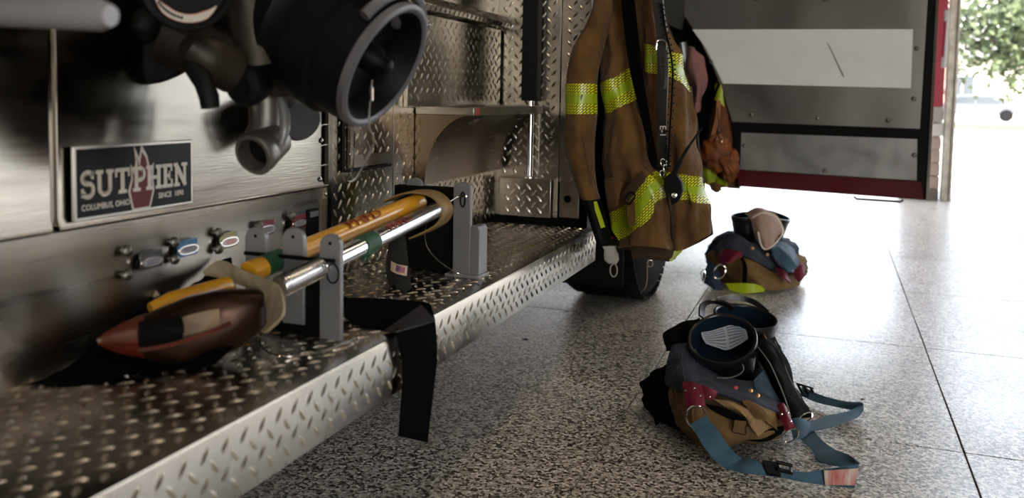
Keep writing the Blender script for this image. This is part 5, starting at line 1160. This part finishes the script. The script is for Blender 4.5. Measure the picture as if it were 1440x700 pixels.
# ================================================================ OUTSIDE THE BAY
M_bldg = mat('pale stucco', (.62,.54,.44), .9, noise_amt=.05)
M_glass = mat('window glass', (.06,.07,.08), .1)
M_roof = mat('grey roof', (.16,.15,.15), .9)
def building(x0, x1, y0, h, lab, m=None, nwin=6, storeys=1):
    t = thing('building', lab, 'building', ((x0+x1)/2, y0+5, 0))
    G().box((x0, y0, 0), (x1, y0+10, h)).obj('wall', m or M_bldg, t)
    G().loft([[V((x0-.6, y0-.6, h)), V((x1+.6, y0-.6, h)), V((x1+.6, y0+10.6, h)), V((x0-.6, y0+10.6, h))], [V((x0+1, y0+4, h+2.2)), V((x1-1, y0+4, h+2.2)), V((x1-1, y0+6, h+2.2)), V((x0+1, y0+6, h+2.2))]]).obj('roof', M_roof, t, smooth=0)
    for s_ in range(storeys):
        for k in range(nwin):
            cx_ = x0 + (x1-x0)*(k+.5)/nwin; z0 = 1.0 + s_*2.9
            f_ = G().box((cx_-.75, y0-.08, z0), (cx_+.75, y0-.001, z0+1.7)).obj('window', M_white, t)
            G().box((cx_-.65, y0-.1, z0+.1), (cx_-.03, y0-.081, z0+1.6)).obj('pane', M_glass, f_); G().box((cx_+.03, y0-.1, z0+.1), (cx_+.65, y0-.081, z0+1.6)).obj('pane', M_glass, f_)
    return t
building(-3, 26, 60, 3.6, 'long pale building across the lawn seen through the open bay', nwin=7)
building(32, 50, 58, 5.6, 'two storey tan building far to the right of the long pale building', mat('tan brick', (.3,.2,.13), .9), 5, 2)
building(-40, -10, 62, 4.4, 'low brown building hidden behind the fire engine across the lawn', mat('brown brick', (.24,.15,.1), .9), 6)
building(21, 52, 25.5, 3.6, 'added dark red brick building out of view, reflected in the pump panel', mat('dark red brick', (.13,.03,.02), .85, noise_amt=.3), 7)  # unseen building added to give the pump panel its dark red reflection
def car(x, y, lab, m):
    t = thing('car', lab, 'car', (x, y, 0))
    prof = [(-2.2,.35),(-2.25,.75),(-1.5,.92),(-.9,1.38),(.7,1.42),(1.4,1.0),(2.15,.85),(2.25,.4)]
    G().prism([V((x+a, y-.85, b)) for a, b in prof], (0, 1.7, 0)).obj('car_body', m, t, bev=.08, smooth=30)
    G().prism([V((x+a, y-.87, b)) for a, b in [(-1.3,.95),(-.85,1.3),(-.1,1.34),(-.1,.95)]], (0, .01, 0)).obj('side_window', M_glass, t, smooth=0)
    G().prism([V((x+a, y-.87, b)) for a, b in [(0,.95),(0,1.34),(.65,1.34),(1.15,.97)]], (0, .01, 0)).obj('side_window', M_glass, t, smooth=0)
    for a in (-1.4, 1.4): G().lathe((x+a, y-.9, .33), (0,1,0), [(0,.2),(0,.31),(.02,.33),(.22,.33),(.22,0)], 24).obj('car_wheel', M_rubber, t)
cp_ = survey_z(1372, 160, .6)
car(survey(1372, 150, 52).x, 52.5, 'silver car parked across the lawn in front of the pale building', mat('silver car paint', (.12,.13,.145), .4, .2))
M_leaf = mat('maple leaves', (.085, .115, .045), .8, noise_amt=.5, noise_scale=3)
M_bark = mat('grey bark', (.13,.11,.09), .9, noise_amt=.4, noise_scale=10, bump=.5, bump_scale=30)
def tree(x, y, h, lab, seed, limbs=None, grp=None):
    rnd = random.Random(seed)
    t = thing('tree', lab, 'tree', (x, y, 0), grp)
    tk = G().tube(curve([V((x,y,0)), V((x+.1,y,h*.25)), V((x-.1,y,h*.5)), V((x,y,h*.8))], 5), [.3]*5+[.24]*5+[.15]*5+[.06], 12)
    cents = []
    for k in range(15):
        a = rnd.uniform(0, 2*pi); zz = rnd.uniform(.28, .95)*h; rr = h*.36*sin(min(pi, (zz/h-.15)/.85*pi))*rnd.uniform(.6, 1)+.4
        e_ = V((x+cos(a)*rr, y+sin(a)*rr, zz)); s_ = V((x, y, zz*.72)); tk.tube(curve([s_, s_.lerp(e_,.5)+V((0,0,.25)), e_], 4), [.09]*4+[.05]*4+[.02], 6); cents.append(e_); cents.append(s_.lerp(e_, .6))
    for l in (limbs or []):
        tk.tube(curve([V(p) for p in l], 4), [max(.015, .09*(1-i/(4*len(l)))) for i in range(4*(len(l)-1)+1)], 7); cents += [V(p) for p in l[1:]]*2
    tk.obj('trunk', M_bark, t)
    g = G()
    for c in cents:
        for k in range(170):
            p = c + V((rnd.gauss(0,.55), rnd.gauss(0,.55), rnd.gauss(0,.42))); s_ = rnd.uniform(.05,.10)
            a = V((rnd.uniform(-1,1), rnd.uniform(-1,1), rnd.uniform(-.6,.6))).normalized(); b = a.orthogonal().normalized()
            g.add([p-a*s_, p+b*s_*.8, p+a*s_*1.1, p-b*s_*.8], [(0,1,2,3)])
    g.obj('foliage', M_leaf, t, kind='stuff', smooth=0, recalc=False)
lim = [[survey(1500, 60, 22), survey(1440, 35, 21.5), survey(1400, 24, 21.5), survey(1352, 30, 21.5)], [survey(1500, -20, 22), survey(1450, 10, 21), survey(1410, 8, 21)], [survey(1460, 50, 22), survey(1425, 60, 21.5), survey(1390, 58, 21.5)], [survey(1490, 70, 22), survey(1455, 75, 21.8), survey(1428, 74, 21.5)]]
tree(lim[0][0].x + 1.6, 22.0, 7.0, 'leafy maple whose branch hangs into view outside the open bay', 4, lim)
tree(16.5, 42.0, 7.5, 'round green tree on the lawn before the tan building', 11)
tree(24.0, 43.0, 6.5, 'smaller green tree on the lawn further right', 12)
tree(-9.0, 43.0, 7.0, 'green tree on the lawn in front of the fire engine', 13)
hg_ = G()
rnd = random.Random(5)
for k in range(9000):
    p = V((rnd.uniform(13, 44), rnd.uniform(47, 49), rnd.uniform(.05, 1.5))); a = V((rnd.uniform(-1,1), rnd.uniform(-1,1), rnd.uniform(-.5,.5))).normalized(); b = a.orthogonal().normalized(); s_ = .2
    hg_.add([p-a*s_, p+b*s_, p+a*s_, p-b*s_], [(0,1,2,3)])
h_ = hg_.obj('hedge', M_leaf, smooth=0, recalc=False); tag(h_, 'long clipped green hedge along the far edge of the lawn', 'hedge', kind='stuff')
